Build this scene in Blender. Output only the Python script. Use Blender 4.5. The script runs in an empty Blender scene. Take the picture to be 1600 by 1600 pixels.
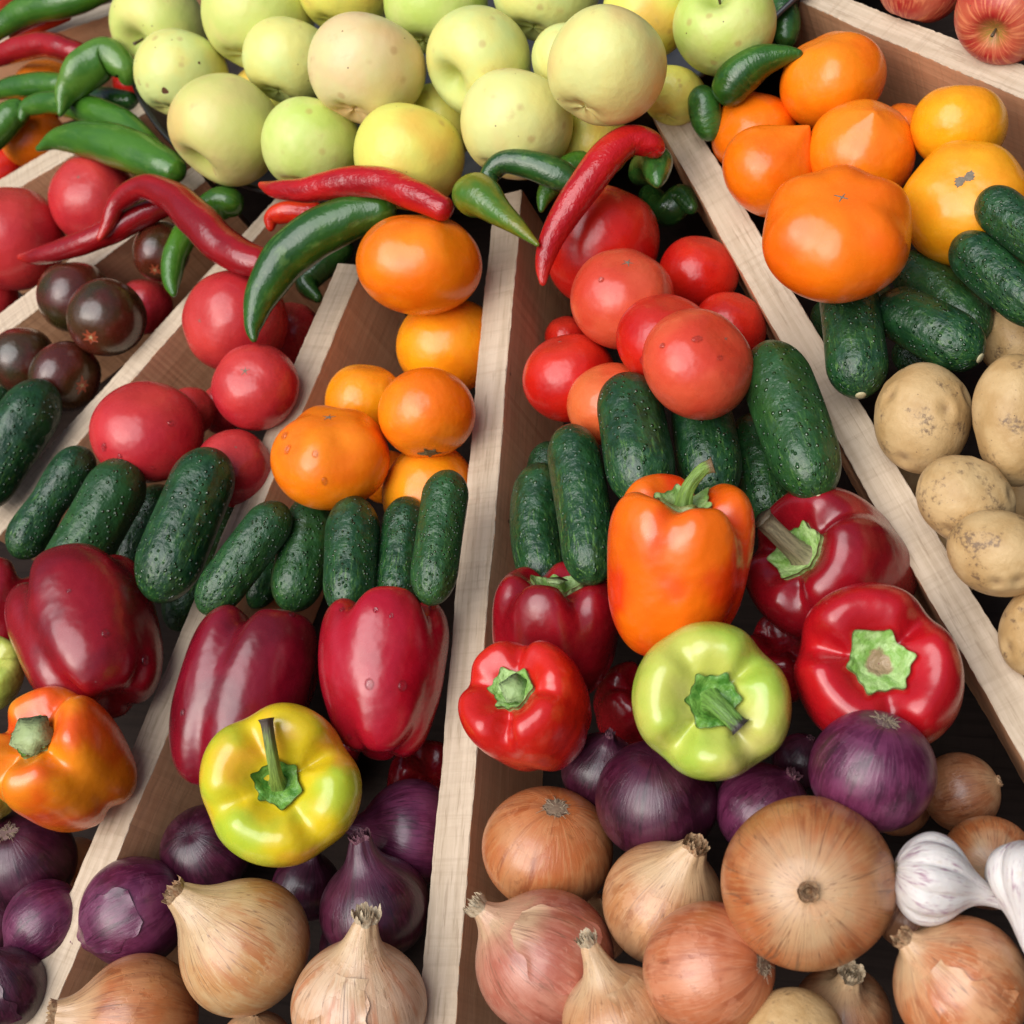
import bpy, math, random
import numpy as np
from mathutils import Matrix, Vector, Quaternion

CAM_LOC = [0.38795, -0.3467, 0.73437]
CAM_ROT = [[0.90233, -0.0, 0.43105], [0.18402, 0.90429, -0.38522], [-0.3898, 0.42692, 0.81597]]
SUN_DIR = [-0.10574, -0.18779, 0.9765]
BASIN = ([-0.144, 0.62581, 0.012], 0.3745)

# ------------------------------------------------------------------ camera, sky, sun, exposure
scene = bpy.context.scene
col = scene.collection
cam_data = bpy.data.cameras.new('camera')
cam = bpy.data.objects.new('camera', cam_data); col.objects.link(cam)
cam.matrix_world = Matrix.Translation(CAM_LOC) @ Matrix(CAM_ROT).to_4x4()
cam_data.sensor_width = 36; cam_data.lens = 18 / math.tan(math.radians(20)); cam_data.clip_start = .02; cam_data.clip_end = 200
cam_data.dof.use_dof = True; cam_data.dof.focus_distance = .82; cam_data.dof.aperture_fstop = 12
scene.camera = cam
world = bpy.data.worlds.new('World'); scene.world = world; world.use_nodes = True
wn = world.node_tree.nodes; bg = wn['Background']
sky = wn.new('ShaderNodeTexSky'); sky.sky_type = 'NISHITA'; sky.sun_disc = False
sd = Vector(SUN_DIR)
sky.sun_elevation = math.radians(58); sky.sun_rotation = math.atan2(sd.x, sd.y)
sky.air_density = 1.0; sky.dust_density = 4.0; sky.ozone_density = 1.0
# open sky above a dull band, added for unseen surroundings to dim rim reflections
wl = world.node_tree.links
tc = wn.new('ShaderNodeTexCoord'); sx = wn.new('ShaderNodeSeparateXYZ'); wl.new(tc.outputs['Generated'], sx.inputs[0])
mr = wn.new('ShaderNodeMapRange'); mr.interpolation_type = 'SMOOTHSTEP'; wl.new(sx.outputs[2], mr.inputs[0]); mr.inputs[1].default_value = .30; mr.inputs[2].default_value = .62
mx = wn.new('ShaderNodeMix'); mx.data_type = 'RGBA'; wl.new(mr.outputs[0], mx.inputs[0]); mx.inputs[6].default_value = (.95, .86, .80, 1); wl.new(sky.outputs[0], mx.inputs[7])
wl.new(mx.outputs[2], bg.inputs[0]); bg.inputs[1].default_value = .10
sun_data = bpy.data.lights.new('sun', 'SUN'); sun_data.energy = 2.8; sun_data.angle = math.radians(60); sun_data.color = (.985, .99, 1)
sun = bpy.data.objects.new('sun', sun_data); col.objects.link(sun)
sun.rotation_euler = sd.to_track_quat('Z', 'Y').to_euler()
vs = scene.view_settings; vs.view_transform = 'Standard'; vs.look = 'None'; vs.gamma = 1; vs.use_curve_mapping = False; vs.exposure = .27

# ------------------------------------------------------------------ where everything stands (metres)
DIVIDERS = [
 ('wooden_divider', [-0.41559, 0.54419, 0.0], [-0.73397, 0.49394, 0.0], 0.01499, 0.02066, 'pale board across the far left corner, under the red and green chillies'),
 ('wooden_divider', [-0.43034, 0.40615, -0.0], [-0.63446, 0.29421, 0.0], 0.02277, 0.026, 'pale board running under the green chillies, above the pink tomatoes at the left edge'),
 ('wooden_divider', [-0.35135, 0.31283, 0.0], [-0.54915, 0.14616, 0.0], 0.026, 0.026, 'short pale board between the pink tomatoes at the left edge and the dark brown tomatoes'),
 ('wooden_divider', [-0.25584, 0.27841, -0.0], [-0.44511, -0.01491, 0.0], 0.013, 0.026, 'pale board between the dark brown tomatoes and the pink tomatoes with cucumbers'),
 ('wooden_divider', [-0.17561, 0.20534, 0.0], [-0.26847, -0.40055, 0.0], 0.02419, 0.02452, 'long pale board between the pink tomatoes and the orange tomatoes'),
 ('wooden_divider', [-0.05636, 0.25636, -0.0], [0.02469, -0.36553, 0.0], 0.02252, 0.02309, 'long pale board down the middle, between the orange tomatoes and the red tomatoes'),
 ('wooden_divider', [0.05455, 0.3191, -0.0], [0.34306, -0.16528, 0.0], 0.0225, 0.0213, 'long pale board between the red tomatoes and the potatoes'),
 ('wooden_divider', [0.12064, 0.42356, 0.0], [0.34954, 0.26345, 0.0], 0.01528, 0.02428, 'pale board in the far right corner, between the orange tomatoes and the red apples'),
]
THINGS = [
 ('apple', 'pale green apple at the left end of the heap, its stalk hollow facing down left', 'yellow green apples heaped in the metal basin', ([-0.42203, 0.45611, 0.03], [0.83682, 0.53565, -0.11321, 0.0], 0.0432), {'c': 'yg', 'stem': 1}),
 ('apple', 'pale apple with one dark brown bruise, just below the leftmost apple', 'yellow green apples heaped in the metal basin', ([-0.36682, 0.3837, 0.04], [0.28125, -0.09873, 0.62398, 0.72235], 0.03897), {'c': 'pale', 'bruise': 1}),
 ('apple', 'mottled yellow apple at the lower left rim, its hollow end pointing down', 'yellow green apples heaped in the metal basin', ([-0.28487, 0.30342, 0.055], [-0.54054, -0.6398, -0.22876, 0.49613], 0.04383), {'c': 'mottle'}),
 ('apple', 'yellow green apple in the back row, second from the left end', 'yellow green apples heaped in the metal basin', ([-0.29499, 0.42154, 0.04984], [0.69563, -0.49463, 0.39299, 0.34205], 0.046), {'c': 'yg'}),
 ('apple', 'pale apple with two brown marks, tucked to the left of the pinkish one', 'yellow green apples heaped in the metal basin', ([-0.24807, 0.36769, 0.0514], [-0.06635, 0.18674, 0.60351, 0.77233], 0.03625), {'c': 'pale', 'sp': 1}),
 ('apple', 'large pinkish cream apple standing in the middle left of the heap', 'yellow green apples heaped in the metal basin', ([-0.14975, 0.31947, 0.07691], [-0.74378, 0.63015, 0.04495, 0.21839], 0.04336), {'c': 'pink'}),
 ('apple', 'bright green speckled apple resting on the front rim behind the red chilli tip', 'yellow green apples heaped in the metal basin', ([-0.20312, 0.28026, 0.04802], [0.47331, -0.27047, 0.57092, 0.6139], 0.03845), {'c': 'green', 'sp': 1}),
 ('apple', 'small yellow apple with an orange cheek, on the front rim above the long red chilli', 'yellow green apples heaped in the metal basin', ([-0.11362, 0.25714, 0.05], [-0.40034, 0.43389, 0.45918, 0.66379], 0.03987), {'c': 'yel'}),
 ('apple', 'yellow apple with a brown fleck, cut by the top edge above the pinkish one', 'yellow green apples heaped in the metal basin', ([-0.21571, 0.43765, 0.05], [0.7638, -0.58529, 0.23777, 0.13229], 0.03875), {'c': 'yel'}),
 ('apple', 'green apple cut by the top edge, left of the one with the dark hollow', 'yellow green apples heaped in the metal basin', ([-0.12498, 0.40192, 0.05], [0.15385, 0.00921, 0.63168, 0.75975], 0.03984), {'c': 'green'}),
 ('apple', 'pale green apple with a dark stalk hollow at its lower left', 'yellow green apples heaped in the metal basin', ([-0.06762, 0.3299, 0.05809], [-0.6942, -0.56202, -0.05734, 0.44603], 0.03947), {'c': 'pale', 'sp': 1}),
 ('apple', 'pale yellow apple at the front rim, right above the green chilli ends', 'yellow green apples heaped in the metal basin', ([-0.02974, 0.27139, 0.05246], [0.62705, -0.42031, 0.47164, 0.45575], 0.03991), {'c': 'cream'}),
 ('apple', 'pale apple cut by the top edge, behind the lumpy one', 'yellow green apples heaped in the metal basin', ([-0.0332, 0.39549, 0.05], [-0.19719, 0.287, 0.56279, 0.74968], 0.03921), {'c': 'pale'}),
 ('apple', 'small pale apple showing only a sliver left of the lumpy one', 'yellow green apples heaped in the metal basin', ([0.00353, 0.32088, 0.05469], [-0.77014, 0.62857, -0.06325, 0.08825], 0.02757), {'c': 'pale'}),
 ('apple', 'largest lumpy pale apple, standing highest at the right of the heap', 'yellow green apples heaped in the metal basin', ([0.04882, 0.27587, 0.09], [0.35629, -0.05663, 0.64297, 0.67561], 0.03858), {'c': 'cream', 'lump': 1}),
 ('apple', 'yellow apple behind the lumpy one, with a tiny black speck', 'yellow green apples heaped in the metal basin', ([0.04964, 0.36129, 0.045], [-0.50775, 0.50589, 0.3784, 0.58573], 0.03214), {'c': 'yel'}),
 ('apple', 'green apple at the right end of the heap with its stalk hollow facing up', 'yellow green apples heaped in the metal basin', ([0.10889, 0.34137, 0.04475], [0.94066, 0.01755, 0.04488, 0.33592], 0.03451), {'c': 'green', 'sp': 1, 'stem': 1}),
 ('apple', 'yellow apple low down against the right rim, mostly hidden', 'yellow green apples heaped in the metal basin', ([0.067, 0.31336, 0.01488], [0.02193, 0.11688, 0.62084, 0.77486], 0.02229), {'c': 'yel'}),
 ('apple', 'yellow apple deep in the gap between the three front ones', 'yellow green apples heaped in the metal basin', ([-0.12085, 0.32318, 0.01], [-0.71411, 0.62094, 0.11634, 0.30158], 0.03014), {'c': 'yel'}),
 ('apple', 'yellow apple deep under the lumpy one at the front rim', 'yellow green apples heaped in the metal basin', ([0.00668, 0.28809, 0.005], [0.54007, -0.33365, 0.53645, 0.55608], 0.02741), {'c': 'yel'}),
 ('apple', 'yellow apple hidden deep behind the mottled one', 'yellow green apples heaped in the metal basin', ([-0.30913, 0.3856, -0.0069], [-0.32223, 0.37884, 0.50556, 0.70503], 0.03241), {'c': 'yel'}),
 ('apple', 'red streaked apple at the right edge with its stalk hollow facing down', 'red apples beyond the far right board', ([0.28621, 0.34038, 0.02], [0.79591, 0.56985, -0.19923, 0.04582], 0.03082), {'c': 'red', 'stem': 1}),
 ('apple', 'dark red apple cut by the top edge, left of the streaked one', 'red apples beyond the far right board', ([0.22933, 0.38787, 0.01], [0.27983, 0.0894, 0.4125, 0.86229], 0.03001), {'c': 'red'}),
 ('apple', 'dark red apple mostly out of view at the top', 'red apples beyond the far right board', ([0.17406, 0.43825, -0.01], [-0.702, 0.41683, 0.06636, 0.57362], 0.02826), {'c': 'red'}),
 ('apple', 'red apple in the top right corner', 'red apples beyond the far right board', ([0.31673, 0.38814, 0.0], [0.7892, -0.21304, 0.36437, 0.44612], 0.02908), {'c': 'red'}),
 ('tomato', 'orange tomato half hidden under the bent green chilli in the left corner', 'orange tomatoes at the far left', ([-0.60066, 0.46027, -0.0223], [-0.13656, 0.17048, 0.23533, 0.94705], 0.03081), {'c': 'orange', 'asp': 0.9}),
 ('tomato', 'orange tomato between the two green chillies, above the pale board', 'orange tomatoes at the far left', ([-0.59864, 0.40618, -0.02709], [-0.89385, 0.34081, -0.20449, 0.20749], 0.03162), {'c': 'orange', 'asp': 0.9}),
 ('tomato', 'red tomato low at the left edge, beside the orange one', 'orange tomatoes at the far left', ([-0.64496, 0.39126, -0.0456], [0.51759, 0.06694, 0.39178, 0.75771], 0.02797), {'c': 'red', 'asp': 0.9}),
 ('tomato', 'dark red tomato peeping out beside the apple basin', 'orange tomatoes at the far left', ([-0.49588, 0.45722, -0.03], [-0.51828, 0.38937, 0.07977, 0.75724], 0.02093), {'c': 'red', 'asp': 0.9}),
 ('tomato', 'orange red tomato in the top left corner', 'orange tomatoes at the far left', ([-0.71658, 0.5948, -0.02], [0.89367, -0.21558, 0.33391, 0.2083], 0.02977), {'c': 'redor', 'asp': 0.9}),
 ('tomato', 'pink tomato under the fattest green chilli, with a tiny dark scar', 'pink tomatoes at the left edge', ([-0.45858, 0.29617, 0.002], [0.14005, 0.15729, -0.00307, 0.97757], 0.03799), {'c': 'pink', 'asp': 0.9565217391304348, 'scar': 1}),
 ('tomato', 'large pink tomato at the left edge above the thin red chilli tip', 'pink tomatoes at the left edge', ([-0.53023, 0.25864, 0.009], [-0.81449, 0.35427, 0.00199, 0.45944], 0.04444), {'c': 'pink', 'asp': 1.0}),
 ('tomato', 'pink tomato cut by the left edge above the pale board', 'pink tomatoes at the left edge', ([-0.57572, 0.22855, -0.03], [0.7236, -0.13036, 0.32942, 0.59236], 0.02294), {'c': 'pink', 'asp': 0.95}),
 ('tomato', 'dark brown tomato right behind the shiny one with the pale star', 'dark brown tomatoes', ([-0.43174, 0.19052, 0.009], [-0.28226, 0.196, 0.36064, 0.86709], 0.02988), {'c': 'black', 'asp': 0.9824561403508771}),
 ('tomato', 'shiny dark brown tomato with a pale star near its bottom', 'dark brown tomatoes', ([-0.37446, 0.15792, 0.023], [-0.84365, -0.5223, -0.1148, 0.0478], 0.03012), {'c': 'black', 'asp': 1.0333333333333334, 'star': 1}),
 ('tomato', 'dark brown tomato at the left edge above the cucumber', 'dark brown tomatoes', ([-0.46373, 0.1327, 0.009], [0.37321, -0.05685, 0.43302, 0.81852], 0.02654), {'c': 'black', 'asp': 1.0196078431372548}),
 ('tomato', 'dark brown tomato lying against the board, its star facing right', 'dark brown tomatoes', ([-0.41195, 0.11443, 0.00932], [-0.49484, 0.27139, -0.65024, 0.50859], 0.02838), {'c': 'black', 'asp': 0.8928571428571429, 'star': 1}),
 ('tomato', 'dark brown tomato under the red chillies, left of the green chilli', 'dark brown tomatoes', ([-0.3633, 0.23412, 0.002], [0.72249, 0.61261, -0.09566, 0.30589], 0.02292), {'c': 'black', 'asp': 1.1363636363636365, 'star': 1}),
 ('tomato', 'pink tomato squeezed behind the dark brown ones beside the board', 'dark brown tomatoes', ([-0.39781, 0.20769, -0.035], [-0.02627, 0.14006, 0.41367, 0.89921], 0.02255), {'c': 'pinkd', 'asp': 1.0476190476190477}),
 ('tomato', 'pink tomato under the tip of the big green chilli', 'pink tomatoes beside the cucumbers', ([-0.26025, 0.15538, 0.009], [-0.90476, -0.27827, -0.01334, 0.32218], 0.03875), {'c': 'pink', 'asp': 1.0, 'scar': 1}),
 ('tomato', 'pink tomato touching the board, with a small dark star', 'pink tomatoes beside the cucumbers', ([-0.21103, 0.08837, 0.023], [0.64526, 0.15229, 0.06583, 0.74573], 0.03113), {'c': 'pink', 'asp': 0.9705882352941176, 'scar': 2}),
 ('tomato', 'largest pink tomato, with water drops, above two cucumbers', 'pink tomatoes beside the cucumbers', ([-0.29823, 0.05467, 0.02265], [-0.44087, 0.29227, 0.15615, 0.83416], 0.04081), {'c': 'pink', 'asp': 0.8620689655172413, 'drops': 4}),
 ('tomato', 'small red pink tomato half hidden behind the largest one', 'pink tomatoes beside the cucumbers', ([-0.29453, 0.08848, -0.01071], [0.83644, -0.17971, 0.50867, 0.09662], 0.0185), {'c': 'pink', 'asp': 1.1578947368421053}),
 ('tomato', 'pink tomato just right of the cucumber tops, against the board', 'pink tomatoes beside the cucumbers', ([-0.22409, 0.0319, 0.00523], [0.24165, 0.25146, 0.16754, 0.92212], 0.02742), {'c': 'pinkd', 'asp': 1.0666666666666667, 'scar': 1}),
 ('tomato', 'deeply shaded red tomato behind the big green chilli', 'pink tomatoes beside the cucumbers', ([-0.2534, 0.18137, -0.05], [-0.75694, 0.35175, 0.04228, 0.54911], 0.02446), {'c': 'pinkd', 'asp': 1.0}),
 ('tomato', 'pink tomato deep in the gap between three bigger ones', 'pink tomatoes beside the cucumbers', ([-0.29146, 0.1074, -0.04], [0.78628, -0.16699, 0.31246, 0.50621], 0.01701), {'c': 'pinkd', 'asp': 1.1764705882352942}),
 ('tomato', 'big wide orange tomato under the long red chilli', 'orange tomatoes left of the middle board', ([-0.08743, 0.17054, 0.04012], [-0.17916, 0.20682, 0.38676, 0.88065], 0.04372), {'c': 'orange', 'asp': 0.8, 'scar': 1, 'lob': 0.03}),
 ('tomato', 'golden orange tomato against the middle board, below the biggest one', 'orange tomatoes left of the middle board', ([-0.08894, 0.14285, -0.02055], [-0.92544, 0.34324, -0.01822, 0.15942], 0.03768), {'c': 'orange2', 'asp': 0.9, 'scar': 1}),
 ('tomato', 'golden orange tomato at the left, behind two others', 'orange tomatoes left of the middle board', ([-0.13087, 0.0845, 0.002], [0.4639, -0.10574, 0.42374, 0.77075], 0.0283), {'c': 'orange2', 'asp': 0.9523809523809523}),
 ('tomato', 'orange tomato with a crease and its stalk scar facing down', 'orange tomatoes left of the middle board', ([-0.05995, 0.05632, 0.03194], [-0.38791, -0.32066, -0.70322, 0.50219], 0.03186), {'c': 'orange', 'asp': 0.93, 'crease': 1, 'scar': 3}),
 ('tomato', 'deep orange tomato with water drops and a curved scar on top', 'orange tomatoes left of the middle board', ([-0.12046, 0.02129, 0.03808], [0.90332, -0.26381, 0.20879, 0.26612], 0.03931), {'c': 'orange', 'asp': 0.84, 'scar': 2, 'drops': 4, 'lob': 0.05}),
 ('tomato', 'golden orange tomato behind the rightmost cucumbers', 'orange tomatoes left of the middle board', ([-0.07102, 0.01966, -0.00939], [0.08303, -0.18551, 0.06654, 0.97686], 0.03357), {'c': 'orange2', 'asp': 0.85, 'tip': 0.06}),
 ('tomato', 'orange tomato deep between the others, above the cucumbers', 'orange tomatoes left of the middle board', ([-0.13554, 0.05431, -0.055], [-0.83955, 0.3538, -0.01837, 0.41188], 0.02097), {'c': 'orange', 'asp': 0.8888888888888888}),
 ('tomato', 'tall red tomato lying under the curved red chilli', 'red tomatoes right of the middle board', ([0.02687, 0.20278, 0.0], [0.61357, -0.17542, 0.52388, 0.56419], 0.0387), {'c': 'red', 'asp': 1.12}),
 ('tomato', 'light red tomato with a grey stalk scar on top', 'red tomatoes right of the middle board', ([0.06229, 0.13839, 0.02689], [-0.35123, 0.23872, 0.10115, 0.89968], 0.03374), {'c': 'redor', 'asp': 0.926829268292683, 'scar': 2, 'drops': 1}),
 ('tomato', 'dark red tomato in the shade, beside the long right board', 'red tomatoes right of the middle board', ([0.09195, 0.187, -0.02], [0.92097, -0.31933, 0.22325, 0.00092], 0.02719), {'c': 'red', 'asp': 0.9206349206349206}),
 ('tomato', 'red tomato with a water drop, behind the largest light one', 'red tomatoes right of the middle board', ([0.10059, 0.09955, 0.03778], [0.34219, 0.07387, 0.31692, 0.88148], 0.02988), {'c': 'red', 'asp': 0.8947368421052632, 'drops': 1}),
 ('tomato', 'small red tomato beside the board, behind the largest light one', 'red tomatoes right of the middle board', ([0.11991, 0.14269, -0.02], [-0.66754, 0.42434, 0.02081, 0.61147], 0.02427), {'c': 'red', 'asp': 0.9655172413793104}),
 ('tomato', 'largest light red tomato, with water drops, above the cucumbers', 'red tomatoes right of the middle board', ([0.13348, 0.06513, 0.06368], [0.7986, 0.0736, 0.44927, 0.39368], 0.0334), {'c': 'redlt', 'asp': 0.85, 'scar': 1, 'drops': 3}),
 ('tomato', 'round bright red tomato beside the middle board', 'red tomatoes right of the middle board', ([0.02421, 0.09553, 0.0042], [-0.08336, 0.00589, 0.2706, 0.95906], 0.03065), {'c': 'red', 'asp': 0.93, 'scar': 1}),
 ('tomato', 'orange red tomato behind the tall cucumber', 'red tomatoes right of the middle board', ([0.06252, 0.0672, 0.01623], [-0.92509, 0.26035, 0.05651, 0.27062], 0.02821), {'c': 'orred', 'asp': 0.8857142857142857}),
 ('tomato', 'red tomato low behind the round bright one', 'red tomatoes right of the middle board', ([-0.01165, 0.16316, -0.05], [0.58775, -0.1471, 0.22212, 0.76392], 0.0156), {'c': 'red', 'asp': 0.8823529411764706}),
 ('tomato', 'wide orange tomato at the back, touching the green chilli tip', 'orange tomatoes right of the long right board', ([0.17738, 0.31274, 0.00985], [-0.4981, 0.03965, 0.26703, 0.82403], 0.03577), {'c': 'orange', 'asp': 0.85, 'lob': 0.04}),
 ('tomato', 'pointed orange tomato behind another pointed one, beside the chillies', 'orange tomatoes right of the long right board', ([0.12295, 0.2877, -0.00338], [0.93899, -0.28192, -0.10979, 0.1636], 0.02972), {'c': 'oranged', 'asp': 0.8, 'tip': 0.42}),
 ('tomato', 'orange tomato with its sharp tip pointing up right', 'orange tomatoes right of the long right board', ([0.14569, 0.23214, 0.023], [0.16764, 0.37479, 0.37275, 0.83215], 0.03139), {'c': 'oranged', 'asp': 0.85, 'tip': 0.36}),
 ('tomato', 'orange tomato with a blunt tip facing up, in the middle of the group', 'orange tomatoes right of the long right board', ([0.20268, 0.24423, 0.016], [-0.82504, 0.13914, -0.14209, 0.52893], 0.03415), {'c': 'orange', 'asp': 0.9, 'tip': 0.2}),
 ('tomato', 'largest orange tomato, with a dark cross shaped scar', 'orange tomatoes right of the long right board', ([0.20848, 0.14232, 0.07157], [0.79904, 0.03127, 0.1478, 0.58198], 0.0433), {'c': 'oranged', 'asp': 0.76, 'scar': 4, 'lob': 0.05}),
 ('tomato', 'golden tomato without a scar, nearest the far right board', 'orange tomatoes right of the long right board', ([0.26217, 0.25682, 0.016], [-0.22738, 0.1637, 0.42458, 0.86095], 0.02899), {'c': 'gold', 'asp': 0.9}),
 ('tomato', 'golden tomato with a long rough scar, behind the cucumbers', 'orange tomatoes right of the long right board', ([0.2697, 0.19467, 0.02026], [-0.98776, -0.08278, -0.0699, 0.11219], 0.03717), {'c': 'gold', 'asp': 0.9, 'scar': 5, 'lob': 0.03}),
 ('tomato', 'orange tomato deep behind the blunt tipped one', 'orange tomatoes right of the long right board', ([0.21784, 0.29975, -0.03], [0.43539, 0.00839, 0.35418, 0.8276], 0.01722), {'c': 'oranged', 'asp': 0.95}),
 ('cuc', 'large cucumber at the left edge, below the dark brown tomatoes', 'cucumbers', ([[-0.40261, 0.09701, 0.02962], [-0.40878, 0.07896, 0.02962], [-0.41494, 0.0609, 0.02962], [-0.42111, 0.04285, 0.02962], [-0.42727, 0.02479, 0.02962], [-0.43344, 0.00674, 0.02962], [-0.43961, -0.01131, 0.02962]], 0.02443), {}),
 ('cuc', 'cucumber end hidden behind the large one at the left edge', 'cucumbers', ([[-0.54499, 0.1541, -0.05], [-0.54708, 0.14461, -0.05], [-0.54917, 0.13512, -0.05], [-0.55125, 0.12564, -0.05], [-0.55334, 0.11615, -0.05], [-0.55543, 0.10666, -0.05], [-0.55752, 0.09717, -0.05]], 0.01954), {}),
 ('cuc', 'narrow waisted cucumber lying against the board, leftmost of its bunch', 'cucumbers', ([[-0.34635, 0.04019, 0.023], [-0.35335, 0.02592, 0.02439], [-0.3599, 0.01148, 0.02522], [-0.36601, -0.00314, 0.0255], [-0.37167, -0.01794, 0.02522], [-0.37689, -0.03291, 0.02439], [-0.38167, -0.04807, 0.023]], 0.01745), {'waist': 0.14}),
 ('cuc', 'cucumber between the narrow waisted one and the tallest, below the largest pink tomato', 'cucumbers', ([[-0.29416, 0.02533, 0.03247], [-0.29883, 0.00785, 0.03247], [-0.30351, -0.00963, 0.03247], [-0.30818, -0.02711, 0.03247], [-0.31285, -0.04459, 0.03247], [-0.31752, -0.06206, 0.03247], [-0.3222, -0.07954, 0.03247]], 0.02356), {}),
 ('cuc', 'cucumber half hidden behind the tallest of the left bunch', 'cucumbers', ([[-0.31115, 0.03574, -0.03], [-0.31335, 0.02292, -0.03], [-0.31555, 0.01009, -0.03], [-0.31776, -0.00274, -0.03], [-0.31996, -0.01557, -0.03], [-0.32217, -0.02839, -0.03], [-0.32437, -0.04122, -0.03]], 0.02026), {}),
 ('cuc', 'tallest cucumber of the left bunch, densely warted', 'cucumbers', ([[-0.21415, 0.02816, 0.04063], [-0.21654, 0.00932, 0.04063], [-0.21893, -0.00952, 0.04063], [-0.22131, -0.02836, 0.04063], [-0.2237, -0.0472, 0.04063], [-0.22609, -0.06603, 0.04063], [-0.22848, -0.08487, 0.04063]], 0.02424), {}),
 ('cuc', 'shaded cucumber squeezed down beside the board in the left bunch', 'cucumbers', ([[-0.27252, 0.0371, -0.05], [-0.27413, 0.0188, -0.05], [-0.27574, 0.00051, -0.05], [-0.27734, -0.01779, -0.05], [-0.27895, -0.03609, -0.05], [-0.28056, -0.05438, -0.05], [-0.28217, -0.07268, -0.05]], 0.01725), {}),
 ('cuc', 'slanting cucumber over the board, above the creased dark red pepper', 'cucumbers', ([[-0.14811, -0.01171, 0.0367], [-0.1551, -0.0248, 0.0367], [-0.16209, -0.03789, 0.0367], [-0.16908, -0.05098, 0.0367], [-0.17607, -0.06406, 0.0367], [-0.18305, -0.07715, 0.0367], [-0.19004, -0.09024, 0.0367]], 0.0168), {}),
 ('cuc', 'cucumber second from the left below the orange tomatoes', 'cucumbers', ([[-0.14497, 0.00922, 0.00808], [-0.14472, -0.00499, 0.00808], [-0.14448, -0.01919, 0.00808], [-0.14423, -0.0334, 0.00808], [-0.14398, -0.04761, 0.00808], [-0.14373, -0.06182, 0.00808], [-0.14348, -0.07602, 0.00808]], 0.0193), {}),
 ('cuc', 'shaded cucumber low behind the slanting one', 'cucumbers', ([[-0.19745, -0.00107, -0.03], [-0.19856, -0.01097, -0.03], [-0.19967, -0.02087, -0.03], [-0.20078, -0.03078, -0.03], [-0.20189, -0.04068, -0.03], [-0.203, -0.05058, -0.03], [-0.20411, -0.06049, -0.03]], 0.01818), {}),
 ('cuc', 'upright cucumber in the middle of the five below the orange tomatoes', 'cucumbers', ([[-0.09993, -0.00438, 0.03077], [-0.09687, -0.0182, 0.03077], [-0.09382, -0.03202, 0.03077], [-0.09076, -0.04583, 0.03077], [-0.08771, -0.05965, 0.03077], [-0.08465, -0.07347, 0.03077], [-0.0816, -0.08728, 0.03077]], 0.01876), {}),
 ('cuc', 'slim upright cucumber between two thicker ones, behind the glossy red pepper', 'cucumbers', ([[-0.06931, 0.00281, 0.01559], [-0.06755, -0.01037, 0.01559], [-0.06579, -0.02354, 0.01559], [-0.06404, -0.03672, 0.01559], [-0.06228, -0.04989, 0.01559], [-0.06053, -0.06306, 0.01559], [-0.05877, -0.07624, 0.01559]], 0.01557), {}),
 ('cuc', 'cucumber leaning against the middle board, rightmost below the orange tomatoes', 'cucumbers', ([[-0.02581, 0.00705, 0.044], [-0.02459, -0.0078, 0.044], [-0.02337, -0.02266, 0.044], [-0.02215, -0.03751, 0.044], [-0.02093, -0.05237, 0.044], [-0.01971, -0.06723, 0.044], [-0.01849, -0.08208, 0.044]], 0.01564), {}),
 ('cuc', 'shaded cucumber end deep in the gap below the orange tomatoes', 'cucumbers', ([[-0.1272, 0.01081, -0.055], [-0.12598, 0.00264, -0.055], [-0.12477, -0.00554, -0.055], [-0.12356, -0.01372, -0.055], [-0.12235, -0.0219, -0.055], [-0.12113, -0.03007, -0.055], [-0.11992, -0.03825, -0.055]], 0.01355), {}),
 ('cuc', 'upright cucumber in front of the orange red tomato', 'cucumbers', ([[0.08042, 0.07031, 0.04449], [0.08508, 0.05591, 0.04449], [0.08973, 0.0415, 0.04449], [0.09439, 0.0271, 0.04449], [0.09904, 0.0127, 0.04449], [0.1037, -0.00171, 0.04449], [0.10835, -0.01611, 0.04449]], 0.02199), {}),
 ('cuc', 'upright cucumber just behind the stalk of the orange pepper', 'cucumbers', ([[0.11812, 0.07593, 0.01933], [0.12195, 0.06245, 0.01933], [0.12577, 0.04896, 0.01933], [0.1296, 0.03547, 0.01933], [0.13343, 0.02198, 0.01933], [0.13726, 0.0085, 0.01933], [0.14108, -0.00499, 0.01933]], 0.02069), {}),
 ('cuc', 'slim shaded cucumber between two thicker ones, right of the orange pepper stalk', 'cucumbers', ([[0.14435, 0.07171, -0.012], [0.14801, 0.0593, -0.012], [0.15167, 0.04689, -0.012], [0.15533, 0.03448, -0.012], [0.15899, 0.02207, -0.012], [0.16265, 0.00965, -0.012], [0.16631, -0.00276, -0.012]], 0.01675), {}),
 ('cuc', 'biggest cucumber, lying against the long right board', 'cucumbers', ([[0.16391, 0.09168, 0.03702], [0.17092, 0.07492, 0.03702], [0.17794, 0.05816, 0.03702], [0.18495, 0.0414, 0.03702], [0.19197, 0.02464, 0.03702], [0.19898, 0.00789, 0.03702], [0.20599, -0.00887, 0.03702]], 0.022), {'scarend': 1}),
 ('cuc', 'long smooth cucumber left of the orange pepper', 'cucumbers', ([[0.0464, 0.03979, 0.03737], [0.0528, 0.02286, 0.03713], [0.05888, 0.00583, 0.03699], [0.06466, -0.01131, 0.03694], [0.07013, -0.02854, 0.03699], [0.07529, -0.04588, 0.03713], [0.08014, -0.06332, 0.03737]], 0.01753), {'smooth': 1}),
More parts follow.
